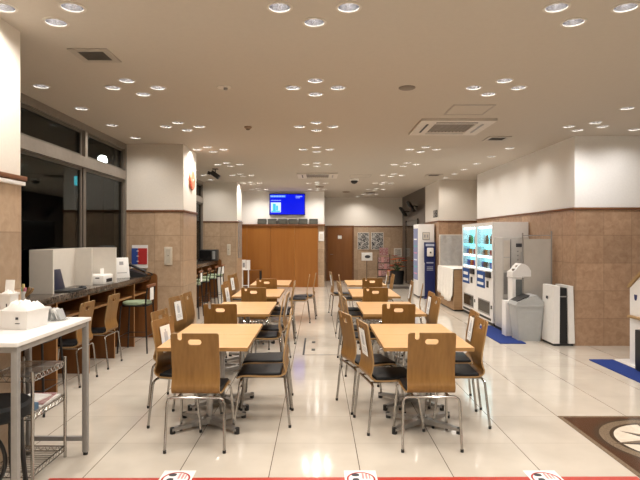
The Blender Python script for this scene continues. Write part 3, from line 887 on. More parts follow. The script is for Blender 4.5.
one(MB().box(-.10, .10, -.14, .14, 0, .012, 0).box(-.09, .09, -.12, .13, .012, .022, 1, Matrix.Rotation(R(7), 4, 'Z')).box(-.10, .06, -.13, .08, .022, .03, 0, Matrix.Rotation(R(-9), 4, 'Z')),
    'magazine_stack', ['paper', 'printpink'], 'loose magazines lying on the middle wire shelf', 'magazines', (-1.91, 3.60, .4435))
one(MB().box(-.09, .09, -.05, .05, 0, .045, bev=.004), 'blue_box', flat('dull blue', (.08, .16, .26), .5), 'small dull blue box on the middle wire shelf before magazines', 'box', (-1.90, 3.40, .4435))
# black stool at the very left
st = thing('round_stool', 'black stool with thick seat and curved leg at left edge, under white table', 'stool', (-1.905, 3.14, 0))
MB().lathe([(0, .49), (.17, .49), (.19, .505), (.195, .565), (.18, .585), (0, .59)], 28).build('seat', K['vinyl'], st)
for a in (35, 145, 215, 325):
    c, s_ = math.cos(R(a)), math.sin(R(a))
    MB().tube(smoothpts([(c*.15, s_*.09, .49), (c*.155, s_*.10, .30), (c*.19, s_*.11, .0)], 4), .014, 8).build('leg', K['blackmetal'], st)
MB().tube([(-.05 + .145*math.cos(2*PI*k/28), -.06, .26 + .17*math.sin(2*PI*k/28)) for k in range(28)], .012, 8, closed=True).build('curved_brace', K['blackmetal'], st)

# ------------------------------------------------------------------ right hand side
def bottle_mesh(kind):
    mb = MB()
    if kind == 'can': mb.lathe([(0, 0), (.028, 0), (.032, .006), (.032, .105), (.026, .118), (.024, .12), (0, .12)], 12)
    else: mb.lathe([(0, 0), (.028, 0), (.031, .006), (.031, .12), (.026, .145), (.013, .17), (.013, .192), (0, .192)], 12)
    return mb
DRINK = {'red': (.55, .03, .03), 'green': (.05, .32, .10), 'brown': (.16, .06, .02), 'white': (.75, .75, .72), 'blue': (.04, .12, .45), 'black': (.03, .03, .03), 'orange': (.7, .22, .03), 'teal': (.04, .35, .33)}
DM = {k: flat('drink ' + k, v, .3) for k, v in DRINK.items()}
DMESH = {}
def vending(yc, word, seed):
    W, D, Hh = .98, .62, 1.83
    X0 = 3.05
    t = thing('vending_machine', f'white drink vending machine with cyan lit window, {word}', 'vending machine', (X0 + D/2, yc, 0), R(-90), 'drink vending machines')
    w = W/2; f = -D/2
    # cabinet with a recessed display
    b = MB()
    b.box(-w, w, f+.16, D/2, .06, Hh)                                   # rear body
    b.box(-w, -w+.055, f, f+.16, .06, Hh).box(w-.055, w, f, f+.16, .06, Hh)
    b.box(-w+.055, w-.055, f, f+.16, 1.765, Hh).box(-w+.055, w-.055, f, f+.16, .06, .965)
    b.build('cabinet', K['whitem'], t, smooth=0)
    MB().box(-w+.01, w-.01, f+.02, D/2-.01, 0, .06).build('plinth', K['black'], t, smooth=0)
    MB().box(-w+.055, w-.055, f+.152, f+.16, .965, 1.765).build('backlight', K['vend'], t, smooth=0)
    MB().box(-w+.06, w-.06, f+.03, f+.15, 1.735, 1.765).build('lamp_strip', K['vendw'], t, smooth=0)
    for z in (.985, 1.215, 1.425):
        MB().box(-w+.055, w-.055, f+.03, f+.152, z-.012, z).build('shelf', K['white'], t, smooth=0)
        bt = MB().box(-w+.06, w-.06, f+.018, f+.03, z-.03, z+.012)
        bt.build('price_strip', K['vendw'] if z < 1.4 else K['vend'], t, smooth=0)
    MB().box(-w+.05, w-.05, f+.004, f+.010, .96, 1.77).build('window', K['clear'], t, smooth=0)
    MB().box(-w+.06, .05, f-.006, f+.002, .63, .935).build('lit_poster', K['vendblue'], t, smooth=0)
    MB().box(-w+.10, -.02, f-.009, f-.005, .68, .73).box(-w+.12, -.05, f-.009, f-.005, .80, .86).build('poster_print', K['paper'], t, smooth=0)
    MB().box(.13, .40, f-.03, f+.002, .84, .945, bev=.008).build('coin_unit', K['black'], t)
    MB().box(.15, .26, f-.012, f+.002, .66, .78, bev=.006).build('note_slot', K['black'], t)
    p = MB().box(-w+.14, w-.16, f-.006, f+.002, .17, .42).build('pickup_port', K['greymetal'], t, smooth=0)
    MB().box(-w+.16, w-.18, f-.010, f-.004, .20, .40).build('port_flap', K['darker'], p, smooth=0)
    MB().box(w-.10, w-.05, f-.008, f+.002, .30, .36).build('lock', K['black'], t, smooth=0)
    MB().box(-w+.10, w-.10, f-.006, f+.002, .085, .125).build('vent', K['black'], t, smooth=0)
    # sample drinks stand on its shelves
    rnd = random.Random(seed)
    names = list(DRINK)
    for r_, (z, kind) in enumerate(((1.4255, 'bottle'), (1.2155, 'can'), (.9855, 'can'))):
        for k in range(7):
            if not r_ and k in (0, 3): continue
            c = rnd.choice(['red', 'blue', 'black', 'brown', 'white', 'orange', 'blue'] if r_ else ['green', 'white', 'green', 'teal', 'brown', 'white'])
            if (kind, c) not in DMESH:
                o = bottle_mesh(kind).build('drink_' + kind, DM[c]); DMESH[(kind, c)] = o.data; bpy.data.objects.remove(o)
            o = bpy.data.objects.new('drink_' + kind, DMESH[(kind, c)]); COL.objects.link(o)
            lx = -w + .13 + k*.12
            o.location = (X0 + .095, yc - lx, z)
            tag(o, f'{c} sample {kind} on {("top", "middle", "bottom")[r_]} shelf of the {"farther" if "behind" in word else "nearer"} vending machine, {ORD[k+1]} from left',
                kind, 'sample drinks in the vending machine windows')
vending(9.77, 'nearer of the two', 3)
vending(10.76, 'behind the nearer one', 5)

# grey dispenser standing in front of the vending machine's side
ic = thing('ice_dispenser', 'tall grey steel dispenser with slim side windows beside the vending machines', 'dispenser', (3.27, 8.99, 0))
MB().box(-.22, .22, -.2, .2, .05, 1.56, bev=.006).build('cabinet', K['icegrey'], ic)
MB().box(-.215, .215, -.19, .19, 0, .05).build('plinth', K['black'], ic, smooth=0)
for z0, z1 in ((.62, .98), (1.02, 1.22), (1.24, 1.51), (.12, .55)):
    MB().box(-.205, -.10, -.206, -.198, z0, z1).build('side_window', K['midgrey' if z0 in (.62, .12) else 'offwhite'], ic, smooth=0)
MB().box(-.09, -.082, -.207, -.198, .12, 1.53).build('groove', K['ink'], ic, smooth=0)
MB().box(.00, .12, -.207, -.198, 1.40, 1.46, bev=.003).build('label_plate', K['ink'], ic)
for i in range(4): MB().cyl(0, 0, 0, .006, .012, 10, mat=Matrix.Translation((.03, -.2, 1.33-.07*i)) @ ROTX).build('button', K['midgrey'], ic)
MB().box(.08, .16, -.204, -.198, 1.08, 1.32).build('instruction_plate', K['grey'], ic, smooth=0)
# white cabinet with round device
wc = thing('drink_server', 'white cabinet with grey glass door between dispenser and rubbish bin', 'cabinet', (3.19, 8.50, 0))
MB().box(-.24, .14, -.14, .04, 0, .56, bev=.004).build('lower_cabinet', K['whitem'], wc)
MB().box(-.14, .14, -.16, .06, .56, .93, bev=.008).build('upper_cabinet', K['whitem'], wc)
MB().box(-.09, .11, -.166, -.158, .60, .90).build('glass_door', flat('grey tinted door', (.12, .13, .13), .15), wc, smooth=0)
MB().box(-.15, .15, -.18, .07, .925, .945, bev=.006).build('top', K['white'], wc)
rp = thing('drink_appliance', 'rounded white appliance with chrome front on the white cabinet', 'appliance', (3.18, 8.445, .945))
pts = [(-.14, 0), (.15, 0), (.15, .10)]
for k in range(9): a = R(20 + 70*k/8); pts.append((.0 + .15*math.cos(a), .05 + .155*math.sin(a)))
pts += [(-.05, .16), (-.09, .10), (-.14, .07)]
MB().plate(pts, (), .24, 0, mat=stand(0, .11, 0)).build('body', K['white'], rp)
MB().lathe([(0, 0), (.03, 0), (.035, .05), (0, .055)], 12, mat=Matrix.Translation((-.085, -.05, .07))).build('dispense_cup', K['chrome'], rp)
MB().lathe([(0, 0), (.022, 0), (.025, .05), (0, .055)], 12, mat=Matrix.Translation((-.04, -.05, .12))).build('spout', K['chrome'], rp)
# rubbish bin
rb = thing('rubbish_bin', 'grey plastic rubbish bin with a swing lid beside the air purifier', 'bin', (3.18, 8.13, 0))
vs = []
for z, sx, sy in ((0, .17, .14), (.52, .215, .17), (.52, .225, .18), (.545, .225, .18)):
    for k, (px, py) in enumerate(rrect(-1, 1, -1, 1, .16, 4)): vs.append((px*sx, py*sy, z))
nn = len(vs)//4; fs = [tuple(range(nn-1, -1, -1))]
for l in range(3):
    for i in range(nn): j = (i+1) % nn; fs.append((l*nn+i, l*nn+j, (l+1)*nn+j, (l+1)*nn+i))
fs.append(tuple(3*nn+i for i in range(nn)))
MB().add(vs, fs).build('body', K['grey'], rb, smooth=30)
MB().plate([(-.218, .0), (.218, .0), (.205, .045), (.10, .15), (.02, .13), (-.08, .085), (-.19, .045)], (), .34, 0, mat=stand(0, .17, .545)).build('swing_lid', K['grey'], rb, smooth=20)
MB().add([(-.185, -.14, .047), (-.185, .14, .047), (.0, .14, .132), (.0, -.14, .132), (-.19, -.14, .055), (-.19, .14, .055), (-.0, .14, .145), (-.0, -.14, .145)],
         [(0, 1, 2, 3), (4, 7, 6, 5), (0, 4, 5, 1), (1, 5, 6, 2), (2, 6, 7, 3), (3, 7, 4, 0)], 0, Matrix.Translation((0, 0, .545))).build('opening', K['black'], rb, smooth=0)
MB().box(-.16, .165, -.168, -.14, .43, .45).build('rib', K['grey'], rb, smooth=0)
# framed white board
fbd = thing('framed_board', 'beige board in a tall dark tube frame leaning by the right wall', 'board', (3.43, 8.33, 0))
for sx in (-1, 1): MB().tube([(sx*.225, 0, 0), (sx*.225, 0, 1.63 if sx < 0 else 1.66)], .012, 8).build('post', K['greymetal'], fbd)
MB().box(-.21, .21, -.012, .012, .12, 1.535).build('panel', K['beigeboard'], fbd, smooth=0)
MB().tube([(-.225, 0, 1.59), (.225, 0, 1.59)], .007, 6).build('top_bar', K['greymetal'], fbd)
MB().tube([(-.225, 0, .06), (.225, 0, .06)], .008, 6).build('bottom_bar', K['greymetal'], fbd)
MB().box(-.225-.015, -.225+.015, -.02, .14, 0, .02).box(.225-.015, .225+.015, -.02, .14, 0, .02).build('foot', K['greymetal'], fbd, smooth=0)
# air purifier
ap = thing('air_purifier', 'white air purifier with a black centre panel against the stone wall', 'air purifier', (3.525, 7.83, 0))
def taper(x0, x1, y0, y1, z0, z1, k, cx=0):
    m = MB(); v = []
    for z, s in ((z0, 1), (z1, k)):
        for x, y in ((x0, y0), (x1, y0), (x1, y1), (x0, y1)): v.append((cx+(x-cx)*s, y*(1 if s == 1 else .97), z))
    return m.add(v, [(0, 3, 2, 1), (4, 5, 6, 7), (0, 1, 5, 4), (1, 2, 6, 5), (2, 3, 7, 6), (3, 0, 4, 7)])
taper(-.155, -.065, -.21, .20, .035, .86, .86).build('left_shell', K['white'], ap, smooth=0)
taper(.065, .155, -.21, .20, .035, .86, .86).build('right_shell', K['white'], ap, smooth=0)
taper(-.064, .064, -.18, .19, .035, .83, .86).build('centre_panel', K['black'], ap, smooth=0)
MB().box(-.06, .06, -.19, -.16, .70, .715).build('vent_line', K['midgrey'], ap, smooth=0)
MB().box(-.14, .14, -.19, .19, 0, .035).build('base', K['black'], ap, smooth=0)
MB().box(-.158, -.150, -.02, .03, .66, .70).build('control_button', K['ink'], ap, smooth=0)
# blue mats
one(MB().plate(rrect(-.19, .19, -.78, .78, .01, 2), (), .01), 'floor_mat', 'blue', 'blue floor mat before the vending machines and rubbish bin', 'mat', (2.86, 8.57, 0), 0, 'blue floor mats')
one(MB().plate(rrect(-.15, .15, -.72, .72, .01, 2), (), .01), 'floor_mat', 'blue', 'blue floor mat before the white kiosk at right edge', 'mat', (3.59, 6.04, 0), 0, 'blue floor mats')
# kiosk at right edge
ks = thing('reception_kiosk', 'white kiosk with sloped timber-rimmed top and cup mark at right edge', 'kiosk', (4.16, 5.98, 0), R(-90))
side = [(-.52, 0), (.5, 0), (.5, 1.30), (-.05, 1.28), (-.52, .94)]
MB().plate(side, (), .70, 0, mat=stand(0, .35, 0)).build('cabinet', K['whitem'], ks, smooth=0)
ang = math.atan2(.34, .47)
mt = Matrix.Translation((-.535, 0, .935)) @ Matrix.Rotation(-ang, 4, 'Y')
MB().box(0, .60, -.37, .37, 0, .035, mat=mt).build('timber_rim', K['plyedge'], ks, smooth=0)
MB().box(.05, .56, -.32, .32, .034, .04, mat=mt).build('screen', K['darker'], ks, smooth=0)
MB().box(-.50, -.05, -.40, -.35, .585, .615, bev=.004).build('timber_shelf', K['plyedge'], ks)
cp = [(-.03, .04), (.03, .04), (.024, -.01), (.012, -.03), (-.012, -.03), (-.024, -.01)]
MB().plate(cp, (), .003, 0, mat=stand(-.40, -.350, .83)).build('cup_mark', K['navy'], ks, smooth=0)
MB().box(-.78, .5, -.39, .35, 0, .015).build('base_plate', K['white'], ks, smooth=0)
one(MB().box(-.055, .055, -.22, .22, 0, .47, bev=.01), 'waste_box', 'black', 'black box under the timber shelf of the white kiosk', 'box', (3.745, 5.98, .0155))

# clothed counter near the pillar
cc = thing('clothed_counter', 'brown panelled counter near the pillar, left of vending machines', 'counter', (3.12, 12.26, 0))
MB().box(-.25, .25, -1.02, .38, .03, .88).build('body', K['cardboard'], cc, smooth=0)
MB().box(-.23, .23, -1.0, .36, 0, .03).build('plinth', K['black'], cc, smooth=0)
# white cloth with a slanting hem
bm = bmesh.new(); nx_, ny_ = 14, 26; grid = []
for i in range(nx_):
    row = []
    for j in range(ny_):
        y = -1.03 + 1.42*j/(ny_-1)
        if i < 4: x = .25 - .51*i/3; z = .895; p = (x, y, z)
        else:
            s = (i-3)/(nx_-4)
            tt = j/(ny_-1)
            L = .66 + .06*math.sin(tt*5) - .10*max(0, 1-tt/.08)
            p = (-.262 - .018*math.sin(j*1.25)*s - .02*s, y, .895 - L*s)
        row.append(bm.verts.new(p))
    grid.append(row)
for i in range(nx_-1):
    for j in range(ny_-1): bm.faces.new((grid[i][j], grid[i][j+1], grid[i+1][j+1], grid[i+1][j]))
bm.verts.ensure_lookup_table()
cloth = MB().bm(bm)
co = cloth.build('table_cloth', K['cloth'], smooth=70, clean=True)
co.location = (3.12, 12.26, 0); tag(co, 'white cloth draped over the brown counter beside the vending machines', 'tablecloth')
sm = co.modifiers.new('thick', 'SOLIDIFY'); sm.thickness = .008; sm.offset = 1
# silver sheet board on it
sb = thing('sheet_board', 'silver grey sheet-covered panel standing on the white clothed counter', 'panel', (3.20, 12.58, .9035))
bm = bmesh.new(); bmesh.ops.create_grid(bm, x_segments=24, y_segments=20, size=.5)
for v in bm.verts:
    x, z = v.co.x, v.co.y
    v.co = (x*.62, -.014 + .012*math.sin(x*16+z*7)*math.cos(z*9), .36 + z*.70)
MB().bm(bm).build('sheet', K['greycloth'], sb, smooth=80)
MB().box(-.33, -.31, 0, .03, 0, .73).box(.31, .33, 0, .03, 0, .73).box(-.31, .31, 0, .03, .70, .73).box(-.31, .31, 0, .03, 0, .03).build('frame', K['offwhite'], sb, smooth=0)
# white machine + sanitiser stand
wm = thing('ticket_machine', 'tall white machine seen from its plain side, before the dark back wall', 'machine', (2.80, 14.15, 0))
MB().box(-.20, .22, -.34, .34, .04, 1.91, bev=.008).build('cabinet', K['whitem'], wm)
MB().box(-.205, -.198, -.30, .30, .45, 1.80).build('lit_front', K['sidelit'], wm, smooth=0)
MB().box(-.19, .21, -.33, .33, 0, .04).build('plinth', K['black'], wm, smooth=0)
for i in range(6): MB().box(-.21, -.204, -.20, .20, .6+i*.18, .63+i*.18).build('product_strip', [K['rose'], K['teal'], K['paper']][i % 3], wm, smooth=0)
fr = MB().box(-.09, .10, -.352, -.339, 1.50, 1.70, bev=.004).build('notice_frame', K['greymetal'], wm)
MB().box(-.075, .085, -.355, -.350, 1.515, 1.685, 0).box(-.05, -.01, -.357, -.354, 1.56, 1.64, 1).box(.02, .06, -.357, -.354, 1.56, 1.64, 1).build('notice', [K['offwhite'], K['greyink']], fr, smooth=0)
ss = thing('sanitiser_stand', 'navy hand sanitiser stand with white dispenser beside the tall white machine', 'sanitiser stand', (2.87, 13.66, 0))
MB().box(-.13, .13, -.02, .02, .03, .92).box(-.145, .14, -.02, .02, .92, 1.44).build('panel', K['navy'], ss, smooth=0)
MB().box(-.16, .16, -.12, .10, 0, .03, bev=.004).build('foot', K['navy'], ss)
MB().box(-.08, .08, -.10, -.02, 1.08, 1.30, bev=.02, seg=3).build('dispenser', K['white'], ss)
MB().box(-.02, .02, -.108, -.098, 1.16, 1.20).build('nozzle', K['ink'], ss, smooth=0)
MB().box(-.11, .11, -.025, -.019, 1.34, 1.40).box(-.09, .09, -.025, -.019, .90, .93).box(-.08, .08, -.025, -.019, .80, .815).box(-.08, .08, -.025, -.019, .76, .775).box(-.08, .08, -.025, -.019, .72, .735).build('lettering', flat('pale lettering', (.45, .50, .62), .6), ss, smooth=0)
# notices on pillar side
nb = thing('photo_notice', 'small black and white picture on the white pillar above tall machine', 'picture', (3.06, 13.85, 2.09))
MB().box(-.012, 0, -.22, .22, 0, .18).build('frame', K['black'], nb, smooth=0)
MB().box(-.016, -.011, -.20, .20, .015, .165).build('print', K['printdark'], nb, smooth=0)
# wall monitors
for i, (y, z, a, ll) in enumerate(((17.9, 2.43, 30, 'black monitor tilted on dark wall bracket, farther of two'), (16.4, 2.52, 30, 'black monitor tilted on dark wall bracket, nearer of two'))):
    mo = thing('wall_monitor', ll, 'monitor', (3.07, y, z), 0, 'monitors on the dark wall')
    rm = Matrix.Translation((-.20, 0, .0)) @ Matrix.Rotation(R(-20), 4, 'Z') @ Matrix.Rotation(R(-32), 4, 'Y')
    MB().box(-.03, .03, -.24, .24, -.17, .17, bev=.008, mat=rm).build('screen_body', K['black'], mo)
    MB().box(-.034, -.029, -.22, .22, -.15, .15, mat=rm).build('screen', flat('grey blue glass', (.06, .065, .08), .12), mo, smooth=0)
    MB().tube([(0, 0, 0), (-.10, 0, .02), (-.18, 0, 0)], .02, 8).build('bracket', K['black'], mo)

# ------------------------------------------------------------------ far end
tv = thing('wall_screen', 'wide flat screen glowing blue on the white far wall', 'television', (-.97, 16.85, 2.27))
MB().box(-.565, .565, -.09, -.03, 0, .68, bev=.006).build('casing', K['black'], tv)
MB().box(-.2, .2, -.03, 0, .2, .5).build('wall_mount', K['black'], tv, smooth=0)
sc = MB().box(-.545, .545, -.094, -.089, .025, .66).build('screen', K['tvblue'], tv, smooth=0)
MB().box(-.54, -.05, -.097, -.093, .56, .63).build('title_bar', K['tvbar'], sc, smooth=0)
tx = MB()
for i in range(9): tx.box(-.52+i*.05, -.485+i*.05, -.099, -.096, .575, .612)
for i in range(6): tx.box(.27+i*.035, .295+i*.035, -.097, -.093, .575, .605)
for i in range(4): tx.box(.27+i*.035, .295+i*.035, -.097, -.093, .535, .558)
for i in range(8): tx.box(-.51+i*.04, -.48+i*.04, -.097, -.093, .455, .475)
tx.build('screen_text', K['tvtext'], sc, smooth=0)
MB().box(-.515, -.20, -.097, -.093, .09, .40).build('picture', K['tvwhite'], sc, smooth=0)
MB().box(-.45, -.36, -.100, -.096, .13, .36).box(-.35, -.29, -.100, -.096, .15, .30).box(-.50, -.22, -.100, -.096, .10, .14).build('picture_shape', K['tvcyan'], sc, smooth=0)
for i in range(6):
    x = -1.77 + i*.326
    b = thing('display_box', f'small dark box on the timber ledge under the blue screen, {ORD[i+1]} from left', 'box', (x, 16.81, DADO + .0005), 0, 'dark boxes on the ledge')
    MB().box(-.135, .135, -.055, .035, 0, .165, bev=.006).build('body', flat('dark grey box', (.045, .047, .045), .4), b)
    MB().box(-.12, .12, -.058, -.054, .02, .12).build('face', flat('dark olive face', (.085, .088, .075), .4), b, smooth=0)
    MB().box(-.137, .137, -.057, .037, .163, .172).build('lid', flat('pale box lid', (.30, .29, .27), .5), b, smooth=0)
nf = thing('wall_notice', 'white framed notice on stone strip between veneer and brown door', 'notice', (.105, 16.85, 1.45))
MB().box(-.085, .085, -.02, 0, 0, .30, bev=.004).build('frame', K['white'], nf)
MB().box(-.05, .05, -.023, -.019, .07, .23).build('print', K['offwhite'], nf, smooth=0)
# posters
for x0, x1, ll in ((1.44, 1.86, 'large black and white poster on back wall, nearer the brown door'), (1.93, 2.38, 'large black and white poster on back wall, right of its twin')):
    p = thing('wall_poster', ll, 'poster', ((x0+x1)/2, 19.35, 1.13), 0, 'posters on the back wall')
    w = (x1-x0)/2
    MB().box(-w, w, -.02, 0, 0, .62).build('frame', K['offwhite'], p, smooth=0)
    MB().box(-w+.02, w-.02, -.024, -.019, .02, .60).build('print', K['printdark'], p, smooth=0)
p = thing('wall_picture', 'small pale framed notice on back wall above the flowers', 'notice', (2.90, 19.35, .88))
MB().box(-.14, .14, -.02, 0, 0, .30).build('frame', K['offwhite'], p, smooth=0)
MB().box(-.11, .11, -.024, -.019, .03, .27).build('print', flat('grey beige print', (.42, .38, .33), .6, var=.3, scale=20), p, smooth=0)
# sign stand
ss = thing('sign_stand', 'white picture sign on a thin pole before the back wall', 'sign', (1.71, 18.6, 0))
MB().cyl(0, 0, 0, .02, .15, 20).build('base', K['black'], ss)
MB().tube([(0, 0, .02), (0, 0, .78)], .012, 8).build('pole', K['blackmetal'], ss)
MB().box(-.19, .19, -.03, 0, .76, 1.04, bev=.008).build('sign_board', K['white'], ss)
MB().lathe([(0, 0), (.10, 0), (.10, .004), (0, .004)], 16, mat=Matrix.Translation((.02, -.03, .90)) @ ROTX @ Matrix.Diagonal((1, .55, 1, 1))).build('dark_picture', K['ink'], ss, smooth=0)
# brochure rack
br = thing('brochure_rack', 'wire rack of pink and red brochures beside the sign stand', 'rack', (2.26, 18.2, 0))
MB().box(-.21, .21, -.15, .15, 0, .025).build('base', K['black'], br, smooth=0)
for sx in (-.2, .2): MB().tube([(sx, .13, .02), (sx, .05, 1.0)], .012, 6).build('post', K['blackmetal'], br)
for i, z in enumerate((.25, .48, .71)):
    tier = MB().box(-.2, .2, -.10+.04*i, .02+.04*i, z-.02, z).build('tier', K['black'], br, smooth=0)
    for k in range(4):
        MB().box(-.19+.097*k, -.105+.097*k, -.06+.04*i, -.04+.04*i, z, z+.19).build('brochure', K['printpink'] if (k+i) % 3 else K['pink'], tier, smooth=0)
MB().box(-.16, .14, .0, .02, .95, 1.22).build('header_card', K['printpink'], br, smooth=0)
# flowers
fl = thing('flower_arrangement', 'orange red flower arrangement in a dark planter by the back right', 'flowers', (2.66, 17.9, 0))
MB().lathe([(0, 0), (.20, 0), (.24, .45), (.21, .45), (.20, .40), (0, .40)], 20).build('planter', K['black'], fl)
rnd = random.Random(4)
stm = MB(); lf = MB()
for k in range(26):
    a = rnd.random()*2*PI; r = rnd.uniform(.05, .30); z = rnd.uniform(.55, 1.0) - r*.5
    tip = Vector((r*math.cos(a), r*math.sin(a), z))
    stm.tube([(tip.x*.2, tip.y*.2, .40), (tip.x*.6, tip.y*.6, (.40+z)/2+.05), tip], .005, 5)
    if k % 5 < 3:
        b = MB(); nP = 7
        for j in range(nP):
            t_ = 2*PI*j/nP; ca, sa = math.cos(t_), math.sin(t_)
            b.add([tip, tip+Vector((.07*math.cos(t_-.4), .07*math.sin(t_-.4), .03)), tip+Vector((.12*ca, .12*sa, .02)), tip+Vector((.07*math.cos(t_+.4), .07*math.sin(t_+.4), .03))], [(0, 1, 2, 3)])
        b.lathe([(0, .0), (.02, .01), (.0, .03)], 8, mat=Matrix.Translation(tip))
        b.build('blossom', K['orange'] if k % 2 else K['redp'], fl, smooth=0)
    else:
        for j in range(3):
            t_ = a + (j-1)*.8; d_ = Vector((math.cos(t_), math.sin(t_), .3)); s_ = Vector((-math.sin(t_), math.cos(t_), 0))*.035
            lf.add([tip, tip+d_*.08+s_, tip+d_*.2, tip+d_*.08-s_], [(0, 1, 2, 3)])
stm.build('stems', K['leaf'], fl); lf.build('leaves', K['leaf'], fl, smooth=0)
one(MB().plate(rrect(-.3, .3, -.35, .35, .02, 2), (), .008), 'door_mat', flat('dark brown mat', (.05, .035, .025), .95), 'dark mat on the floor near the flower arrangement', 'mat', (2.55, 16.6, 0))
# low table and white rack at the veneer wall
lt2 = thing('console_table', 'small brown topped table against the veneer wall', 'table', (-2.05, 16.50, 0))
MB().box(-.33, .30, -.18, .18, .535, .56).build('tabletop', K['counterwood'], lt2, smooth=0)
for sx in (-.30, .27):
    for sy in (-.15, .15): MB().box(sx-.018, sx+.018, sy-.018, sy+.018, 0, .535).build('leg', K['black'], lt2, smooth=0)
wr2 = thing('leaflet_easel', 'white leaflet stand before the veneer wall beside far left column', 'stand', (-2.20, 16.14, 0))
for sx in (-.09, .09):
    for sy in (-.07, .07): MB().tube([(sx, sy, 0), (sx, sy, .62)], .011, 6).build('leg', K['whitem'], wr2)
MB().box(-.10, .10, -.08, .08, .10, .115).box(-.10, .10, -.08, .08, .58, .60).build('shelf', K['whitem'], wr2, smooth=0)
MB().box(-.14, .01, -.01, .01, .60, .89, mat=Matrix.Rotation(R(6), 4, 'Z')).box(.02, .14, .02, .04, .58, .88).build('leaflet_panel', K['paper'], wr2, smooth=0)
MB().box(-.08, -.02, -.014, -.009, .66, .80, mat=Matrix.Rotation(R(6), 4, 'Z')).build('print', K['greyink'], wr2, smooth=0)

# ------------------------------------------------------------------ ceiling fittings
def cassette(x, y, w, label):
    t = thing('air_conditioner', label, 'air conditioner', (x, y, CH), 0, 'ceiling air conditioners')
    h = w/2; g = flat('grey white panel', (.60, .555, .50), .5) if 'ac_m' not in K else K['ac_m']
    K['ac_m'] = g
    fr = MB()
    i = h*.56
    for (a, b, c, d) in ((-h, h, -h, -i), (-h, h, i, h), (-h, -i, -i, i), (i, h, -i, i)): fr.box(a, b, c, d, -.03, -.0005)
    fr.build('panel', g, t, smooth=0)
    gr = MB().box(-i, i, -i, i, -.018, -.001)
    for k in range(11): xx = -i + 2*i*(k+.5)/11; gr.box(xx-.006, xx+.006, -i, i, -.024, -.018)
    gr.build('grille', flat('brown grey grille', (.22, .19, .165), .6), t, smooth=0)
    for s in (-1, 1):
        MB().box(-i, i, s*(i+.09)-.014, s*(i+.09)+.014, -.034, -.029).build('air_slot', K['black'] if s < 0 else K['midgrey'], t, smooth=0)
        MB().box(s*(i+.09)-.014, s*(i+.09)+.014, -i, i, -.034, -.029).build('air_slot', K['black'] if s < 0 else K['midgrey'], t, smooth=0)
cassette(1.74, 7.0, .93, 'square ceiling air conditioner above the second right-row table')
cassette(-.01, 12.44, .93, 'square ceiling air conditioner near the blue screen')
def hatch(x, y, w, label):
    t = thing('ceiling_hatch', label, 'access hatch', (x, y, CH))
    h = w/2
    f = MB()
    for (a, b, c, d) in ((-h, h, -h, -h+.02), (-h, h, h-.02, h), (-h, -h+.02, -h+.02, h-.02), (h-.02, h, -h+.02, h-.02)): f.box(a, b, c, d, -.006, .002)
    f.build('frame', flat('hatch frame', (.36, .32, .28), .5), t, smooth=0)
    MB().box(-h+.02, h-.02, -h+.02, h-.02, -.003, .002).build('lid', K['ceil'], t, smooth=0)
hatch(1.73, 6.10, .47, 'square access hatch in ceiling beside the air conditioner')
hatch(1.0, 12.6, .50, 'square access hatch in the far ceiling near the dome camera')
def vent(x, y, w, label):
    t = thing('ceiling_vent', label, 'vent', (x, y, CH), 0, 'ceiling vents')
    h = w/2; i = h*.66
    f = MB()
    for (a, b, c, d) in ((-h, h, -h, -i), (-h, h, i, h), (-h, -i, -i, i), (i, h, -i, i)): f.box(a, b, c, d, -.010, .002)
    f.build('frame', flat('vent frame', (.40, .36, .31), .5), t, smooth=0)
    g = MB().box(-i, i, -i, i, -.004, .002)
    for k in range(8): yy = -i + 2*i*(k+.5)/8; g.box(-i, i, yy-.004, yy+.004, -.009, -.004)
    g.build('grille', flat('vent grille', (.10, .088, .075), .6), t, smooth=0)
vent(-1.79, 4.275, .31, 'square ceiling vent at upper left of photo')
vent(2.64, 7.85, .33, 'square ceiling vent near the right wall, behind the air conditioner')
vent(2.70, 12.4, .36, 'square ceiling vent before the white pillar')
vent(1.70, 17.3, .45, 'square ceiling vent at the far end before the back wall')
one(MB().lathe([(0, -.012), (.07, -.012), (.082, -.006), (.082, .002)], 24), 'ceiling_speaker', flat('taupe grille', (.20, .17, .14), .6), 'round taupe speaker grille in ceiling right of centre', 'speaker', (.87, 5.2, CH))
sp = thing('sprinkler', 'flat round sprinkler plate in ceiling left of centre', 'sprinkler', (-.915, 5.18, CH))
MB().lathe([(0, -.008), (.065, -.008), (.07, .002)], 20).build('plate', K['trimring'], sp)
MB().cyl(.015, 0, -.03, -.008, .02, 10).build('nozzle', K['greymetal'], sp)
sd = thing('smoke_detector', 'small brown domed smoke detector in ceiling left of centre', 'smoke detector', (-.925, 7.03, CH))
MB().lathe([(0, -.03), (.03, -.03), (.05, -.015), (.05, .002)], 16).build('body', flat('brown detector', (.28, .19, .12), .5), sd)
MB().lathe([(0, -.045), (.02, -.043), (.028, -.03), (0, -.03)], 12).build('sensor', flat('dark detector', (.12, .08, .05), .5), sd)
dc = thing('dome_camera', 'dark dome camera on white base hanging from the far ceiling', 'camera', (.90, 13.2, CH))
MB().lathe([(0, -.05), (.10, -.05), (.11, -.04), (.11, .002)], 20).build('base', K['whitem'], dc)
MB().lathe([(0, -.13), (.05, -.12), (.085, -.085), (.09, -.05), (0, -.05)], 20).build('dome', K['black'], dc)
cm = thing('ceiling_camera', 'black camera on bracket hanging from ceiling beside the first column', 'camera', (-2.18, 11.3, CH))
MB().box(-.06, .06, -.04, .04, -.015, .002).build('mount', K['black'], cm, smooth=0)
MB().tube([(0, 0, -.015), (0, 0, -.09)], .012, 8).build('arm', K['black'], cm)
MB().box(-.10, .10, -.05, .05, -.05, .05, bev=.01, mat=Matrix.Translation((-.0, -.01, -.13)) @ Matrix.Rotation(R(35), 4, 'Y')).build('body', K['black'], cm)
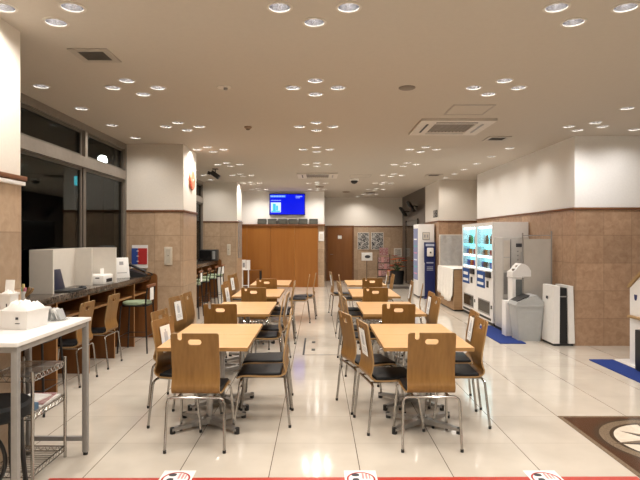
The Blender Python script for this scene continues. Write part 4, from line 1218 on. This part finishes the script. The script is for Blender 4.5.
MB().cyl(0, 0, 0, .06, .035, 12, mat=Matrix.Translation((-.10, -.02, -.10)) @ Matrix.Rotation(R(-70), 4, 'Y')).build('lens', K['darker'], cm)
for i, (x, y, w, ll) in enumerate(((.06, 15.2, .12, 'round air diffuser in ceiling before the blue screen wall'), (.9, 16.9, .12, 'round air diffuser in ceiling before the brown door'))):
    one(MB().lathe([(0, -.03), (w*.6, -.03), (w, -.018), (w*1.05, .002)], 20), 'air_diffuser', flat('diffuser tan %d' % i, (.30, .24, .18), .6), ll, 'diffuser', (x, y, CH), 0, 'round ceiling diffusers')

# ------------------------------------------------------------------ floor things
fh = thing('floor_hatch', 'square cover plate with black edge slots in aisle floor', 'floor hatch', (.13, 7.62, 0))
MB().box(-.31, .31, -.56, .60, .0005, .003).build('plate', K['floor'], fh, smooth=0)
MB().box(-.335, -.312, -.56, .60, .0005, .004).build('hinge_slot', K['black'], fh, smooth=0)
MB().box(-.31, .31, .60, .612, .0005, .003).box(-.31, .31, -.572, -.56, .0005, .003).build('edge_strip', K['midgrey'], fh, smooth=0)
for y in (-.25, .28): MB().box(-.22, -.17, y-.06, y+.06, .003, .005).build('latch', K['black'], fh, smooth=0)
# stone medallion
md = thing('floor_medallion', 'brown inlaid stone medallion with a compass star in the floor', 'floor inlay', (2.68, 4.03, 0))
h = .60
MB().plate([(-h, -h), (h, -h), (h, h), (-h, h)], [[(-h+.035, -h+.035), (h-.035, -h+.035), (h-.035, h-.035), (-h+.035, h-.035)]], .0015, mat=Matrix.Translation((0, 0, .0004))).build('border', K['inlaygrey'], md, smooth=0)
def circ(r, n=64): return [(r*math.cos(2*PI*k/n), r*math.sin(2*PI*k/n)) for k in range(n)]
g = h-.035
MB().plate([(-g, -g), (g, -g), (g, g), (-g, g)], [circ(.525)], .0015, mat=Matrix.Translation((0, 0, .0004))).build('field', K['inlaybrown'], md, smooth=0)
MB().plate(circ(.525), [circ(.488)], .0015, mat=Matrix.Translation((0, 0, .0004))).plate(circ(.415), [circ(.385)], .0015, mat=Matrix.Translation((0, 0, .0004))).build('dark_ring', K['inlayblack'], md, smooth=0)
MB().plate(circ(.488), [circ(.415)], .0015, mat=Matrix.Translation((0, 0, .0004))).build('taupe_ring', K['inlaygrey'], md, smooth=0)
MB().plate(circ(.385), (), .0015, mat=Matrix.Translation((0, 0, .0004))).build('cream_disc', K['inlaycream'], md, smooth=0)
st_ = MB()
for k in range(8):
    L = .47 if k % 2 == 0 else .36; wd = .07 if k % 2 == 0 else .055; zz = .0022 if k % 2 == 0 else .0020
    rm = Matrix.Rotation(R(45*k+2), 4, 'Z')
    st_.add([(0, 0, zz), (.09, wd, zz), (L, 0, zz)], [(0, 2, 1)], 0, rm)
    st_.add([(0, 0, zz), (.09, -wd, zz), (L, 0, zz)], [(0, 1, 2)], 1, rm)
st_.build('compass_star', [K['inlayblack'], K['inlaygrey']], md, smooth=0)
MB().plate(circ(.075, 32), [circ(.05, 32)], .0006, mat=Matrix.Translation((0, 0, .0022))).build('hub_ring', K['inlayblack'], md, smooth=0)
# tape and distance stickers
one(MB().box(-2.05, 1.75, -.03, .03, 0, .0008, mat=Matrix.Rotation(R(.35), 4, 'Z')), 'floor_tape', 'red', 'red tape line across the floor in the foreground', 'tape', (.32, 3.415, .0003))
for x, ll in ((-.915, 'white footprint sticker on the red tape, leftmost of three'), (.277, 'white footprint sticker on the red tape, middle of three'), (1.468, 'white footprint sticker on the red tape, rightmost of three')):
    s = thing('floor_sticker', ll, 'sticker', (x, 3.40, .0013), 0, 'distance stickers on the red tape')
    MB().box(-.105, .105, -.145, .142, 0, .0008).build('sheet', K['paper'], s, smooth=0)
    ov = [(.092*math.cos(2*PI*k/40), .10*math.sin(2*PI*k/40)+.018) for k in range(40)]
    ov2 = [(.080*math.cos(2*PI*k/40), .088*math.sin(2*PI*k/40)+.018) for k in range(40)]
    MB().plate(ov, [ov2], .0004, mat=Matrix.Translation((0, 0, .0008))).build('oval', K['redp'], s, smooth=0)
    MB().plate(rrect(-.058, -.008, .055, .098, .018, 4), (), .0004, mat=Matrix.Translation((0, 0, .0008))).plate(rrect(-.055, -.012, -.04, .03, .018, 4), (), .0004, mat=Matrix.Translation((0, 0, .0008))).build('shoe_print', K['ink'], s, smooth=0)
    MB().plate(rrect(.008, .022, .02, .10, .006, 3), (), .0004, mat=Matrix.Translation((0, 0, .0008))).plate(rrect(.030, .044, .02, .095, .006, 3), (), .0004, mat=Matrix.Translation((0, 0, .0008))).plate(rrect(.052, .062, .02, .08, .004, 3), (), .0004, mat=Matrix.Translation((0, 0, .0008))).build('pink_lettering', K['pink'], s, smooth=0)

# ------------------------------------------------------------------ world, camera, look
w = bpy.data.worlds.new('night'); S.world = w; w.use_nodes = True
bg = w.node_tree.nodes['Background']; bg.inputs['Color'].default_value = (.006, .008, .014, 1); bg.inputs['Strength'].default_value = .6
cam = bpy.data.cameras.new('camera'); co = bpy.data.objects.new('camera', cam); COL.objects.link(co)
co.location = (0, 0, H0); co.rotation_euler = (R(90), 0, 0)
cam.sensor_width = 36; cam.lens = 532*36/640
cam.shift_x = 2/640; cam.shift_y = -2/640
cam.clip_start = .05; cam.clip_end = 200
S.camera = co
S.view_settings.view_transform = 'Standard'; S.view_settings.look = 'None'
S.view_settings.exposure = 0.0; S.view_settings.gamma = 1.0
S.view_settings.use_curve_mapping = False
try:
    S.cycles.max_bounces = 10; S.cycles.diffuse_bounces = 5; S.cycles.glossy_bounces = 5; S.cycles.transparent_max_bounces = 12
    S.cycles.use_denoising = True; S.cycles.caustics_reflective = False; S.cycles.caustics_refractive = False
    S.cycles.sample_clamp_indirect = 6
except Exception:
    pass
